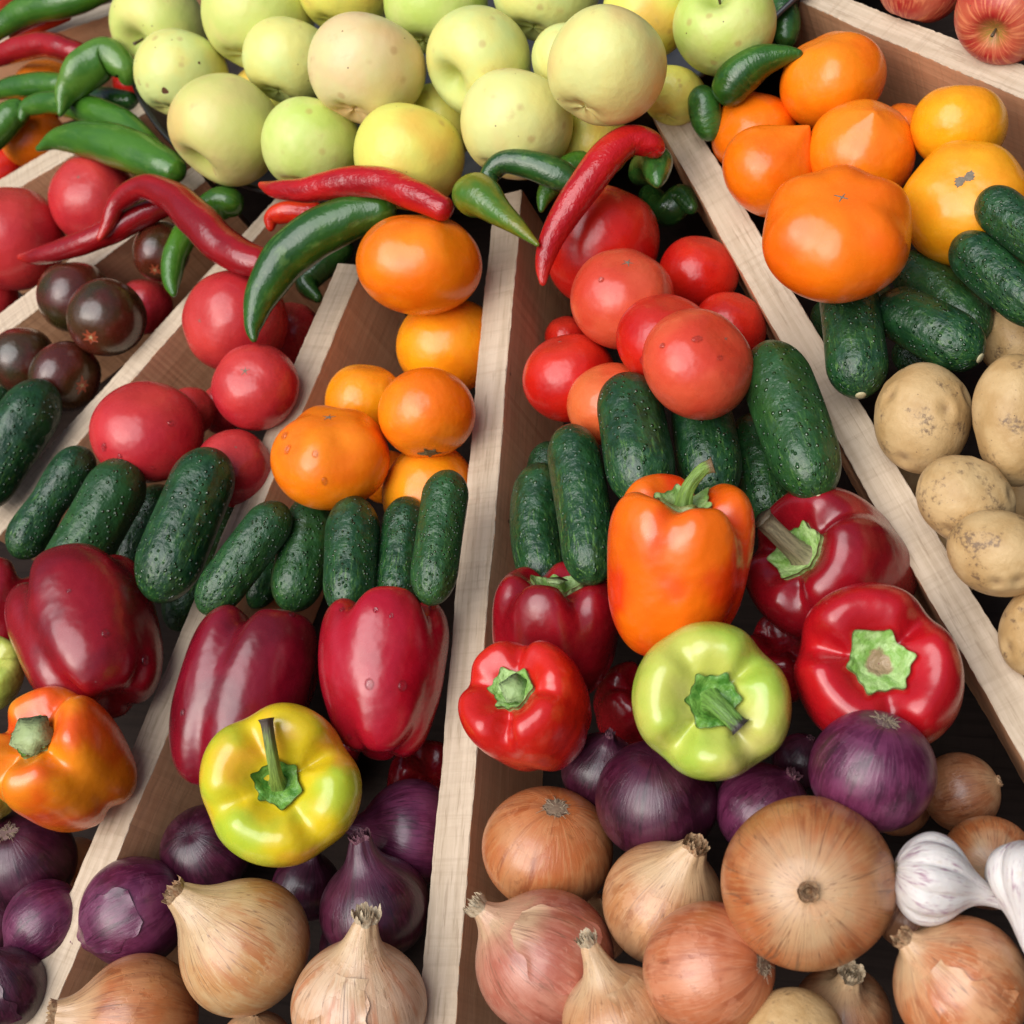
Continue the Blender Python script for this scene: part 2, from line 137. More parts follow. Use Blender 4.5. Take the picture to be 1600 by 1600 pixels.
 ('cuc', 'curved cucumber bulging towards the middle board', 'cucumbers', ([[0.0167, 0.0336, -0.00158], [0.01605, 0.0181, -2e-05], [0.01703, 0.00298, 0.00092], [0.01964, -0.01175, 0.00123], [0.02389, -0.02609, 0.00092], [0.02977, -0.04005, -2e-05], [0.03728, -0.05363, -0.00158]], 0.01773), {'smooth': 1}),
 ('cuc', 'dark cucumber end behind the curved one', 'cucumbers', ([[0.00329, 0.06569, -0.03], [0.00268, 0.05789, -0.03], [0.00207, 0.05008, -0.03], [0.00147, 0.04227, -0.03], [0.00086, 0.03447, -0.03], [0.00025, 0.02666, -0.03], [-0.00036, 0.01885, -0.03]], 0.01283), {}),
 ('cuc', 'cucumber in deep shade under the biggest one', 'cucumbers', ([[0.18032, 0.04172, -0.06], [0.18257, 0.03228, -0.06], [0.18483, 0.02284, -0.06], [0.18708, 0.0134, -0.06], [0.18934, 0.00396, -0.06], [0.19159, -0.00548, -0.06], [0.19385, -0.01492, -0.06]], 0.01431), {}),
 ('cuc', 'warted cucumber with a pale round end, touching the long right board', 'cucumbers', ([[0.20444, 0.1446, 0.02572], [0.20711, 0.13081, 0.02572], [0.20979, 0.11701, 0.02572], [0.21246, 0.10321, 0.02572], [0.21513, 0.08942, 0.02572], [0.21781, 0.07562, 0.02572], [0.22048, 0.06183, 0.02572]], 0.01919), {'scarend': 1}),
 ('cuc', 'dark dusty cucumber lying over the first potato', 'cucumbers', ([[0.22336, 0.13366, 0.01372], [0.23336, 0.12643, 0.01372], [0.24335, 0.1192, 0.01372], [0.25334, 0.11198, 0.01372], [0.26333, 0.10475, 0.01372], [0.27332, 0.09753, 0.01372], [0.28332, 0.0903, 0.01372]], 0.01872), {'scarend': 1}),
 ('cuc', 'smooth lighter cucumber between two warted ones', 'cucumbers', ([[0.22891, 0.17421, -0.00257], [0.23793, 0.16439, -0.00257], [0.24695, 0.15457, -0.00257], [0.25597, 0.14475, -0.00257], [0.26498, 0.13493, -0.00257], [0.274, 0.12511, -0.00257], [0.28302, 0.11529, -0.00257]], 0.01735), {'smooth': 1}),
 ('cuc', 'small cucumber end between the largest orange tomato and the dusty one', 'cucumbers', ([[0.19873, 0.17913, -0.025], [0.20333, 0.17178, -0.025], [0.20793, 0.16443, -0.025], [0.21253, 0.15709, -0.025], [0.21713, 0.14974, -0.025], [0.22173, 0.14239, -0.025], [0.22633, 0.13505, -0.025]], 0.01295), {}),
 ('cuc', 'warted cucumber in front of the scarred golden tomato, at the right edge', 'cucumbers', ([[0.26812, 0.16165, 0.03], [0.27693, 0.15189, 0.03], [0.28574, 0.14213, 0.03], [0.29455, 0.13237, 0.03], [0.30335, 0.12261, 0.03], [0.31216, 0.11285, 0.03], [0.32097, 0.10309, 0.03]], 0.01601), {}),
 ('cuc', 'uppermost cucumber at the right edge, overlapping the golden tomato', 'cucumbers', ([[0.28334, 0.17944, 0.04665], [0.29076, 0.17105, 0.04665], [0.29818, 0.16267, 0.04665], [0.3056, 0.15428, 0.04665], [0.31302, 0.1459, 0.04665], [0.32044, 0.13752, 0.04665], [0.32786, 0.12913, 0.04665]], 0.01437), {}),
 ('cuc', 'cucumber in deep shade under the dusty one', 'cucumbers', ([[0.21963, 0.14751, -0.06], [0.22458, 0.14329, -0.06], [0.22953, 0.13907, -0.06], [0.23448, 0.13486, -0.06], [0.23943, 0.13064, -0.06], [0.24438, 0.12642, -0.06], [0.24933, 0.12221, -0.06]], 0.01228), {}),
 ('cuc', 'cucumber end in shade behind the one with the pale round end', 'cucumbers', ([[0.1757, 0.17217, -0.04], [0.17711, 0.16478, -0.04], [0.17853, 0.1574, -0.04], [0.17994, 0.15001, -0.04], [0.18135, 0.14263, -0.04], [0.18276, 0.13524, -0.04], [0.18417, 0.12786, -0.04]], 0.01163), {}),
 ('pepper', 'dark red bell pepper cut by the left edge', 'bell peppers', ([-0.39608, -0.09005, 0.01], [0.5382, -0.66089, 0.39113, 0.34725], 0.04012), {'c': 'dkred', 'asp': 1.05}),
 ('pepper', 'dark red bell pepper with a water drop, behind the orange one at the left', 'bell peppers', ([-0.27389, -0.11074, 0.04199], [-0.14697, -0.29024, 0.61448, 0.71873], 0.05087), {'c': 'dkred', 'asp': 1.24, 'n': 4, 'taper': 0.12, 'drops': 4, 'flip': 1}),
 ('pepper', 'orange bell pepper at the left edge with a short cut green stalk', 'bell peppers', ([-0.25739, -0.19898, 0.04729], [-0.97889, 0.11698, -0.0003, 0.16762], 0.04752), {'c': 'orpep', 'asp': 1.05, 'n': 4, 'stem': 'short', 'taper': 0.22, 'sv': [0.31726, 0.14265, 0.93755, 0.22, 0.2, 0.5]}),
 ('pepper', 'light green bell pepper showing a sliver above the orange one at the left edge', 'bell peppers', ([-0.34601, -0.14472, 0.047], [0.48013, 0.13637, 0.33408, 0.79954], 0.02629), {'c': 'ylgr', 'asp': 1.0}),
 ('pepper', 'light green bell pepper showing a sliver below the orange one at the left edge', 'bell peppers', ([-0.327, -0.22119, 0.033], [-0.57085, 0.36079, -0.00587, 0.73751], 0.02324), {'c': 'ylgr', 'asp': 1.0}),
 ('pepper', 'long dark red bell pepper with a deep crease, behind the yellow green one', 'bell peppers', ([-0.16249, -0.13654, 0.005], [0.72144, -0.60418, 0.26266, 0.21332], 0.04754), {'c': 'purred', 'asp': 1.42, 'n': 3, 'taper': 0.1, 'drops': 5, 'flip': 1, 'deep': 0.34}),
 ('pepper', 'glossy red bell pepper with water drops, against the middle board', 'bell peppers', ([-0.05299, -0.11993, 0.02383], [0.06372, -0.12565, 0.63615, 0.7586], 0.04547), {'c': 'gloss', 'asp': 1.22, 'n': 4, 'taper': 0.28, 'drops': 7, 'flip': 1, 'deep': 0.1}),
 ('pepper', 'yellow green bell pepper with a tall dark tipped stalk', 'bell peppers', ([-0.08589, -0.20152, 0.05], [-0.87122, 0.06646, -0.23408, 0.42633], 0.04834), {'c': 'ylpep', 'asp': 0.86, 'n': 4, 'stem': 'tall', 'taper': 0.1, 'sv': [0.03994, 0.70094, 0.7121, 0.88, 0.068, 1]}),
 ('pepper', 'tall orange red bell pepper with a curved green stalk', 'bell peppers', ([0.13839, -0.06192, 0.06], [0.66361, -0.24282, 0.35609, 0.61144], 0.04456), {'c': 'ororg', 'asp': 1.18, 'n': 4, 'stem': 'curve', 'taper': 0.22, 'sv': [0.58637, 0.70698, 0.3954, 0.68, 0.075, 1.7]}),
 ('pepper', 'dark red bell pepper lying behind the small bright red one', 'bell peppers', ([0.04983, -0.08267, 0.00976], [-0.32924, 0.22719, 0.36464, 0.84085], 0.04113), {'c': 'dkred2', 'asp': 1.05, 'n': 4, 'stem': 'none', 'taper': 0.12, 'sv': [0.12386, 0.75546, 0.64338, 0.2, 0.11, 0.5]}),
 ('pepper', 'bright red bell pepper overlapping the middle board, with a green cap and no stalk', 'bell peppers', ([0.06149, -0.14396, 0.0452], [0.99683, -0.07175, -0.03432, 0.00199], 0.03909), {'c': 'bright', 'asp': 1.05, 'n': 4, 'stem': 'stub', 'taper': 0.3, 'sv': [0.36553, 0.15261, 0.9182, 0.14, 0.16, 0.5]}),
 ('pepper', 'light green bell pepper in front of the tall orange red one', 'bell peppers', ([0.16636, -0.13724, 0.06], [0.35164, 0.22261, -0.03738, 0.90851], 0.04254), {'c': 'lime', 'asp': 0.92, 'n': 4, 'stem': 'dark', 'taper': 0.1, 'sv': [0.7869, -0.61708, 0.00028, 0.5, 0.1, 1]}),
 ('pepper', 'dark red bell pepper with a dry grey stalk, against the long right board', 'bell peppers', ([0.20836, -0.03621, -0.00427], [-0.72248, -0.14595, 0.14318, 0.66047], 0.04563), {'c': 'dkred2', 'asp': 1.1, 'n': 3, 'stem': 'dry', 'taper': 0.12, 'sv': [-0.50853, 0.27832, 0.81482, 0.75, 0.11, 0.6]}),
 ('pepper', 'red bell pepper with a broad pale green cap, above the purple onion', 'bell peppers', ([0.24216, -0.10424, 0.02294], [0.88775, 0.11569, 0.07762, 0.43873], 0.04683), {'c': 'red', 'asp': 1.05, 'n': 3, 'stem': 'scarcap', 'taper': 0.15}),
 ('pepper', 'dark red bell pepper deep between the bright red and the light green ones', 'bell peppers', ([0.07744, -0.10427, -0.065], [-0.08169, 0.30673, 0.19006, 0.92904], 0.02729), {'c': 'dkred2', 'asp': 1.0}),
 ('pepper', 'dark red bell pepper deep in the gap above the light green one', 'bell peppers', ([0.16882, -0.06814, -0.065], [-0.94841, 0.15404, 0.01974, 0.27641], 0.0265), {'c': 'dkred2', 'asp': 1.0}),
 ('pepper', 'dark red bell pepper deep behind the yellow green one', 'bell peppers', ([-0.14039, -0.15637, -0.065], [0.56797, 0.09748, 0.34742, 0.73973], 0.02863), {'c': 'dkred', 'asp': 1.0}),
 ('pepper', 'dark red bell pepper in deep shade beside the middle board', 'bell peppers', ([-0.05265, -0.16641, -0.05773], [-0.48325, 0.35912, 0.03521, 0.79766], 0.0272), {'c': 'dkred', 'asp': 1.0}),
 ('onion', 'purple onion under the orange pepper at the left edge, root tuft on top', 'purple onions', ([-0.31828, -0.25442, -0.0125], [0.22788, 0.83703, -0.49584, 0.03994], 0.03455), {'c': 'pur', 'asp': 0.95, 'root': 1}),
 ('onion', 'purple onion lying against the board near the lower left corner', 'purple onions', ([-0.27872, -0.29102, -0.00651], [0.15162, -0.26632, -0.57769, 0.75654], 0.02659), {'c': 'pur2', 'asp': 1.0, 'neck': 0.25}),
 ('onion', 'purple onion in the lower left corner with a frayed neck', 'purple onions', ([-0.28053, -0.33573, 0.00929], [-0.79267, 0.30737, 0.14175, 0.50706], 0.02654), {'c': 'pur', 'asp': 0.95, 'neck': 0.25, 'fray': 1}),
 ('onion', 'purple onion in shade at the left edge', 'purple onions', ([-0.36103, -0.29308, -0.05], [0.68226, -0.43238, 0.31558, 0.49797], 0.02237), {'c': 'pur', 'asp': 1}),
 ('onion', 'brown onion in deep shade under the orange pepper', 'yellow onions', ([-0.31511, -0.24775, -0.06072], [-0.24525, 0.19657, 0.21402, 0.92488], 0.02027), {'c': 'yel', 'asp': 1, 'neck': 0.3}),
 ('onion', 'purple onion with flaking skin beside the board, left of the big yellow one', 'purple onions', ([-0.2176, -0.27569, -0.01584], [-0.79148, -0.44873, 0.40529, 0.08909], 0.03442), {'c': 'pur2', 'asp': 0.98, 'neck': 0.2, 'flake': 1}),
 ('onion', 'shiny dark purple onion in the shade above the big yellow one', 'purple onions', ([-0.19382, -0.22878, -0.03924], [0.05813, 0.08126, -0.98881, 0.11076], 0.03038), {'c': 'pur', 'asp': 0.9, 'gloss': 1}),
 ('onion', 'big pale yellow onion with a thick neck pointing up left', 'yellow onions', ([-0.09671, -0.28905, 0.03], [-0.61753, -0.08854, 0.32776, 0.7095], 0.03886), {'c': 'yelp', 'asp': 0.93, 'neck': 0.42, 'nr': 0.2}),
 ('onion', 'yellow onion at the bottom edge with its cut neck pointing left', 'yellow onions', ([-0.18121, -0.33788, 0.0], [0.85965, -0.04024, -0.4049, 0.30893], 0.03781), {'c': 'yel', 'asp': 0.95, 'neck': 0.35, 'nr': 0.24, 'cut': 1}),
 ('onion', 'yellow onion just showing at the bottom edge under the big pale one', 'yellow onions', ([-0.1065, -0.3416, -0.02], [0.02347, 0.04059, 0.44886, 0.89237], 0.02267), {'c': 'yel', 'asp': 1, 'neck': 0.1}),
 ('onion', 'pale yellow onion at the bottom edge with a dry pointed neck', 'yellow onions', ([-0.01945, -0.30933, 0.02297], [-0.83189, 0.42572, 0.0683, 0.34936], 0.03716), {'c': 'yelp2', 'asp': 0.9, 'neck': 0.55, 'nr': 0.17, 'fray': 1}),
 ('onion', 'purple onion lying on its side under the glossy red pepper, neck pointing left', 'purple onions', ([-0.03868, -0.2058, -0.0263], [0.64252, -0.24088, -0.29658, 0.66422], 0.03282), {'c': 'pur2', 'asp': 0.9, 'neck': 0.35}),
 ('onion', 'dull purple onion with a wide upright neck, behind the pale yellow one', 'purple onions', ([-0.0351, -0.25492, 0.00046], [-0.3807, 0.12009, 0.39259, 0.82856], 0.03269), {'c': 'pur', 'asp': 0.9, 'neck': 0.5, 'nr': 0.2}),
 ('onion', 'purple onion in the gap behind the big pale yellow one', 'purple onions', ([-0.11518, -0.24167, -0.045], [0.88706, -0.40083, 0.22287, 0.05284], 0.02235), {'c': 'pur', 'asp': 0.95, 'neck': 0.4}),
 ('onion', 'purple onion in deep shade between the two pale yellow ones', 'purple onions', ([-0.08249, -0.27087, -0.07], [0.2726, 0.06225, 0.45438, 0.84579], 0.02425), {'c': 'pur', 'asp': 0.95}),
 ('onion', 'purple onion with a bent hooked neck, under the bright red pepper', 'purple onions', ([0.08465, -0.15971, -0.01211], [-0.72759, 0.34318, 0.04759, 0.5921], 0.0229), {'c': 'pur', 'asp': 1.0, 'neck': 0.45, 'bend': 0.5}),
 ('onion', 'large round purple onion left of the yellow onion with the open centre', 'purple onions', ([0.12752, -0.17719, 0.00732], [0.26261, 0.73334, -0.6091, 0.14914], 0.03367), {'c': 'pur', 'asp': 0.92, 'hook': 1}),
 ('onion', 'purple onion with a loose skin flap, under the light green pepper', 'purple onions', ([0.18236, -0.17475, -0.01], [-0.12061, 0.42249, 0.35599, 0.82476], 0.02705), {'c': 'pur2', 'asp': 0.92, 'neck': 0.15, 'fray': 1}),
 ('onion', 'large purple onion with its root end on top, in front of the red pepper', 'purple onions', ([0.25067, -0.16323, 0.05025], [-0.39784, -0.89978, 0.15408, 0.09151], 0.03068), {'c': 'pur2', 'asp': 0.95, 'root': 1}),
 ('onion', 'small purple onion in the shade between the light green pepper and the root topped one', 'purple onions', ([0.19108, -0.1361, -0.045], [0.50168, -0.03956, 0.45026, 0.73758], 0.01642), {'c': 'pur', 'asp': 0.95}),
 ('onion', 'yellow onion with root tuft on top, beside the middle board', 'yellow onions', ([0.06498, -0.20905, 0.0], [-0.21224, -0.82696, -0.41924, 0.30876], 0.03709), {'c': 'yel', 'asp': 0.84, 'root': 1}),
 ('onion', 'pinkish onion with papery neck touching the middle board', 'yellow onions', ([0.08369, -0.27187, 0.0203], [0.8858, -0.29181, -0.29462, 0.20834], 0.03717), {'c': 'pinky', 'asp': 0.94, 'neck': 0.3, 'nr': 0.12, 'fray': 1}),
 ('onion', 'tan onion with a thick open neck, left of the biggest onion', 'yellow onions', ([0.14146, -0.2337, 0.01395], [0.12652, 0.21803, 0.36589, 0.89587], 0.03255), {'c': 'yelt', 'asp': 0.95, 'neck': 0.42, 'nr': 0.2}),
 ('onion', 'biggest yellow onion, its open centre facing up', 'yellow onions', ([0.22571, -0.22189, 0.05672], [-0.85699, -0.06262, -0.17358, 0.48116], 0.04121), {'c': 'yelbig', 'asp': 1.0, 'neck': 0.1, 'nr': 0.095}),
 ('onion', 'coppery onion at the bottom with its root tuft on the right', 'yellow onions', ([0.1791, -0.26574, 0.04266], [0.45949, -0.40225, -0.696, 0.37769], 0.0315), {'c': 'orange', 'asp': 1.0, 'root': 1}),
 ('onion', 'tan onion at the bottom edge with a thin dry neck, between two coppery ones', 'yellow onions', ([0.13449, -0.29529, 0.03467], [-0.28356, -0.01307, 0.4133, 0.86522], 0.0293), {'c': 'yelt', 'asp': 0.85, 'neck': 0.6, 'nr': 0.15, 'fray': 1}),
 ('onion', 'brown onion behind the garlic, in the corner beside the board', 'yellow onions', ([0.28082, -0.15014, -0.03], [-0.74794, 0.26555, -0.60695, 0.04087], 0.02103), {'c': 'brown', 'asp': 0.95}),
 ('onion', 'yellow onion with a dark open centre, behind the garlic bulb', 'yellow onions', ([0.29956, -0.1899, -0.01], [0.40448, 0.17662, -0.09932, 0.89182], 0.02312), {'c': 'yel', 'asp': 0.95, 'neck': 0.12, 'nr': 0.13}),
 ('onion', 'coppery onion with split skin under the garlic, near the lower right corner', 'yellow onions', ([0.29513, -0.25604, 0.03], [-0.63526, -0.10393, 0.40345, 0.65029], 0.03163), {'c': 'orange2', 'asp': 0.92, 'neck': 0.22, 'nr': 0.14, 'flake': 1}),
 ('onion', 'dull brown onion with a frayed open neck at the bottom, right of the potato', 'yellow onions', ([0.23368, -0.27268, -0.01], [0.89087, -0.15529, 0.1959, 0.37928], 0.02493), {'c': 'brown', 'asp': 0.9, 'neck': 0.5, 'nr': 0.2, 'fray': 1}),
 ('onion', 'brown onion deep under the root topped purple one', 'yellow onions', ([0.24262, -0.14978, -0.06], [-0.02783, 0.23272, 0.38747, 0.89159], 0.01969), {'c': 'brown', 'asp': 0.95}),
 ('onion', 'brown onion in deep shade between pinkish and tan ones', 'yellow onions', ([0.07322, -0.23947, -0.07], [-0.84093, 0.44551, -0.07628, 0.29756], 0.02085), {'c': 'brown', 'asp': 0.95}),
 ('onion', 'brown onion in deep shade under the garlic', 'yellow onions', ([0.25334, -0.21101, -0.065], [0.58233, -0.09052, 0.44284, 0.67572], 0.01908), {'c': 'brown', 'asp': 0.95}),
 ('garlic', 'whole garlic bulb with its stalk pointing right, lying on the onions', 'garlic bulbs', ([0.28042, -0.21292, 0.05185], [-0.26429, 0.70391, -0.43246, 0.49764], 0.02145), {'asp': 0.88}),
 ('garlic', 'garlic bulb cut by the right edge, its stalk pointing down', 'garlic bulbs', ([0.32458, -0.20487, 0.04], [0.71583, 0.68327, -0.11685, 0.08414], 0.02124), {'asp': 0.9}),
 ('potato', 'potato with dark dirt patches, below the dusty cucumber', 'potatoes', ([0.25481, 0.05029, 0.018], [0.2183, -0.10095, 0.48663, 0.83985], 0.02712), {'asp': 1.16}),
 ('potato', 'potato at the right edge behind the two largest', 'potatoes', ([0.29919, 0.12407, -0.02347], [-0.52909, 0.66148, -0.36936, 0.38221], 0.02211), {'asp': 1.1}),
 ('potato', 'largest potato, at the right edge, with deep eyes', 'potatoes', ([0.30715, 0.04011, 0.032], [0.74116, -0.42033, 0.21055, 0.47925], 0.02686), {'asp': 1.28}),
 ('potato', 'potato with a pale eye, between the dirt patched and the smooth one', 'potatoes', ([0.28343, -0.00819, 0.03172], [-0.18143, -0.37722, 0.21333, 0.88277], 0.02317), {'asp': 1.15}),
 ('potato', 'smooth pale potato below the one with the pale eye', 'potatoes', ([0.30269, -0.04249, 0.03928], [-0.51905, -0.12775, -0.84051, 0.08835], 0.02362), {'asp': 1.1}),
 ('potato', 'lowest potato on the right side, cut by the edge', 'potatoes', ([0.32185, -0.07223, 0.01], [0.4259, -0.11745, 0.54729, 0.71084], 0.02112), {'asp': 1.15}),
 ('potato', 'potato in the gap at the right edge between larger ones', 'potatoes', ([0.31127, 0.03523, -0.04], [-0.50787, 0.46738, 0.30802, 0.65479], 0.01921), {'asp': 1.1}),
 ('potato', 'potato deep in shade beside the long right board', 'potatoes', ([0.26642, -0.00949, -0.05], [0.79441, -0.45658, 0.32382, 0.23577], 0.01945), {'asp': 1.1}),
 ('potato', 'potato in deep shade under the dirt patched one', 'potatoes', ([0.228, 0.04992, -0.055], [0.06853, 0.1361, 0.54296, 0.82582], 0.01891), {'asp': 1.1}),
 ('potato', 'single potato among the onions at the bottom edge', 'potatoes', ([0.22154, -0.29134, 0.03], [-0.56899, 0.55511, -0.53942, 0.27773], 0.02339), {'asp': 1.05}),
 ('chilli', 'long green chilli in the top left corner', 'green chilli peppers', ([[-0.63916, 0.47592, 0.03], [-0.6237, 0.49655, 0.03], [-0.588, 0.50623, 0.034], [-0.54091, 0.50602, 0.034], [-0.49874, 0.51652, 0.03]], [0.00486, 0.01094, 0.01442, 0.0142, 0.00939]), {'c': 'green'}),
 ('chilli', 'thin orange red chilli under the long green one in the top left corner', 'red chilli peppers', ([[-0.62799, 0.49366, 0.015], [-0.60322, 0.50242, 0.015], [-0.55995, 0.51368, 0.015]], [0.00307, 0.00671, 0.00604]), {'c': 'red2'}),
 ('chilli', 'dark red chilli in the left corner, behind the bent green one', 'red chilli peppers', ([[-0.64662, 0.45444, 0.025], [-0.59881, 0.46257, 0.028], [-0.55696, 0.46076, 0.03], [-0.52453, 0.44999, 0.027], [-0.49639, 0.44001, 0.02]], [0.00607, 0.01135, 0.01177, 0.01104, 0.00865]), {'c': 'red'}),
 ('chilli', 'straight green chilli pointing left, under the bent one', 'green chilli peppers', ([[-0.62831, 0.42117, 0.02], [-0.58985, 0.42471, 0.02], [-0.54553, 0.42109, 0.02], [-0.50296, 0.41221, 0.017]], [0.00479, 0.01007, 0.01107, 0.00918]), {'c': 'green'}),
 ('chilli', 'bent bright green chilli with a wrinkled hook, tip pointing down', 'green chilli peppers', ([[-0.48862, 0.3585, 0.041], [-0.48788, 0.3826, 0.043], [-0.47497, 0.39992, 0.045], [-0.45783, 0.41646, 0.043], [-0.43873, 0.40735, 0.035], [-0.44463, 0.40173, 0.023]], [0.00166, 0.01112, 0.01724, 0.01613, 0.01052, 0.0067]), {'c': 'green2', 'wr': 1}),
 ('chilli', 'slim green chilli curving behind the fattest one, tip at the left', 'green chilli peppers', ([[-0.56194, 0.38116, 0.02], [-0.55582, 0.39459, 0.022], [-0.52457, 0.39465, 0.023], [-0.47883, 0.37974, 0.022], [-0.43307, 0.35838, 0.02], [-0.39223, 0.32819, 0.014]], [0.00232, 0.00811, 0.01031, 0.01236, 0.0121, 0.00862]), {'c': 'green'}),
 ('chilli', 'fattest green chilli of the left group, lying over the pink tomato', 'green chilli peppers', ([[-0.50926, 0.33038, 0.035], [-0.48177, 0.33661, 0.037], [-0.43852, 0.32763, 0.038], [-0.39175, 0.30998, 0.037], [-0.35213, 0.29076, 0.035], [-0.33677, 0.28284, 0.032]], [0.00166, 0.00989, 0.01616, 0.01739, 0.01343, 0.00821]), {'c': 'green'}),
 ('chilli', 'green chilli cut by the left edge, above the orange tomato', 'green chilli peppers', ([[-0.62189, 0.34281, 0.015], [-0.59944, 0.37249, 0.015], [-0.58194, 0.39563, 0.015], [-0.57139, 0.40842, 0.011]], [0.00586, 0.01408, 0.0141, 0.00825]), {'c': 'green'}),
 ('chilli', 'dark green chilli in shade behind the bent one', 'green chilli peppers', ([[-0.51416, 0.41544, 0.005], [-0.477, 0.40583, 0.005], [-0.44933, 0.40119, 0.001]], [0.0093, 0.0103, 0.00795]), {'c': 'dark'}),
 ('chilli', 'thin red chilli lying flat with its tip to the left, above the dark tomatoes', 'red chilli peppers', ([[-0.48832, 0.2207, 0.0294], [-0.46301, 0.21822, 0.03141], [-0.42235, 0.22359, 0.03341], [-0.38695, 0.23558, 0.03341], [-0.3605, 0.25306, 0.0294], [-0.33789, 0.2628, 0.0254]], [0.00213, 0.00738, 0.00986, 0.0108, 0.01027, 0.00717]), {'c': 'red'}),
 ('chilli', 'arched dark red chilli with its hooked tip over the thin red one', 'red chilli peppers', ([[-0.38942, 0.2169, 0.04359], [-0.38306, 0.23015, 0.04558], [-0.37377, 0.24758, 0.05158], [-0.3458, 0.25394, 0.05757], [-0.31285, 0.24026, 0.05757], [-0.28186, 0.21629, 0.05558], [-0.2553, 0.1947, 0.04958], [-0.22795, 0.18184, 0.04558], [-0.21275, 0.17926, 0.04159]], [0.00203, 0.00559, 0.00811, 0.01001, 0.01229, 0.01446, 0.01426, 0.01267, 0.00934]), {'c': 'red'}),
 ('chilli', 'green chilli passing behind the arched red one, tip pointing down', 'green chilli peppers', ([[-0.31657, 0.17495, 0.02], [-0.32502, 0.19216, 0.02], [-0.32706, 0.21494, 0.022], [-0.32023, 0.24615, 0.02], [-0.29991, 0.26054, 0.02], [-0.28065, 0.25832, 0.02]], [0.00198, 0.00799, 0.01006, 0.01118, 0.01317, 0.01005]), {'c': 'green'}),
 ('chilli', 'biggest green chilli, arching over the pink tomato', 'green chilli peppers', ([[-0.2011, 0.10806, 0.05], [-0.20492, 0.12286, 0.052], [-0.20171, 0.14741, 0.055], [-0.18693, 0.17391, 0.058], [-0.16273, 0.1934, 0.058], [-0.1368, 0.20722, 0.054], [-0.11159, 0.21281, 0.05]], [0.0018, 0.00723, 0.01318, 0.01684, 0.01724, 0.01539, 0.0108]), {'c': 'big'}),
 ('chilli', 'long red chilli lying along the front rim of the apple basin', 'red chilli peppers', ([[-0.22506, 0.23488, 0.06632], [-0.20717, 0.22663, 0.06829], [-0.17668, 0.22089, 0.07026], [-0.14884, 0.22157, 0.07222], [-0.1167, 0.21869, 0.07222], [-0.08387, 0.20487, 0.07026], [-0.05544, 0.19079, 0.06632]], [0.00188, 0.00604, 0.00868, 0.01037, 0.01065, 0.01002, 0.00772]), {'c': 'red3'}),
 ('chilli', 'short red chilli stub under the long one on the basin rim', 'red chilli peppers', ([[-0.24289, 0.22769, 0.02], [-0.2421, 0.23731, 0.023], [-0.23088, 0.24129, 0.024], [-0.21323, 0.24224, 0.02], [-0.20202, 0.24732, 0.017]], [0.00196, 0.00637, 0.0083, 0.00729, 0.00583]), {'c': 'red2'}),
 ('chilli', 'yellowish green chilli with its thin tip over the end of the middle board', 'green chilli peppers', ([[0.01548, 0.15725, 0.06596], [0.00058, 0.17068, 0.06596], [-0.01839, 0.18621, 0.06694], [-0.03907, 0.2033, 0.06596], [-0.05232, 0.20529, 0.05613]], [0.00123, 0.00498, 0.00926, 0.01499, 0.01305]), {'c': 'yelgr'}),
 ('chilli', 'hooked dark green chilli behind the yellowish one at the basin rim', 'green chilli peppers', ([[-0.03438, 0.21417, 0.05703], [-0.03691, 0.22575, 0.05902], [-0.02595, 0.23295, 0.06101], [-0.00817, 0.23104, 0.05703], [0.01079, 0.22572, 0.04907], [0.02334, 0.22081, 0.04309]], [0.00433, 0.00695, 0.00779, 0.00947, 0.01029, 0.00684]), {'c': 'dark'}),
 ('chilli', 'short green chilli left of the curved red one at the basin rim', 'green chilli peppers', ([[-0.00737, 0.2105, 0.032], [-0.00677, 0.22482, 0.032], [0.00024, 0.2385, 0.032], [0.01083, 0.24952, 0.03], [0.02012, 0.25576, 0.026]], [0.00131, 0.00614, 0.00923, 0.00968, 0.00617]), {'c': 'green'}),
 ('chilli', 'curved dark red chilli hanging over the tall red tomato', 'red chilli peppers', ([[0.01612, 0.13642, 0.05108], [0.01566, 0.15194, 0.05507], [0.02132, 0.17345, 0.05905], [0.03343, 0.19434, 0.06303], [0.04771, 0.21903, 0.06502], [0.06012, 0.23749, 0.06104], [0.07338, 0.24042, 0.05308], [0.07725, 0.23736, 0.04312]], [0.00164, 0.00578, 0.00869, 0.01075, 0.0116, 0.01083, 0.00919, 0.00588]), {'c': 'red3'}),
 ('chilli', 'green chilli end pointing at the viewer, beside the right end of the red one', 'green chilli peppers', ([[0.07911, 0.2146, 0.0409], [0.07641, 0.2252, 0.03889], [0.0698, 0.2427, 0.03085], [0.05559, 0.25484, 0.01277], [0.04206, 0.26185, -0.0033]], [0.00208, 0.00755, 0.01153, 0.0114, 0.00717]), {'c': 'dark2'}),
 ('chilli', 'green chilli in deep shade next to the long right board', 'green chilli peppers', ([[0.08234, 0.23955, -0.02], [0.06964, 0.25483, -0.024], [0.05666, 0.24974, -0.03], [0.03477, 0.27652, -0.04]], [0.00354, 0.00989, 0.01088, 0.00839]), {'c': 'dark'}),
 ('chilli', 'green chilli in deep shade behind the biggest one', 'green chilli peppers', ([[-0.21045, 0.18871, -0.02], [-0.22757, 0.20766, -0.02], [-0.21336, 0.23296, -0.024], [-0.20167, 0.24667, -0.028]], [0.00295, 0.00996, 0.01203, 0.00804]), {'c': 'dark'}),
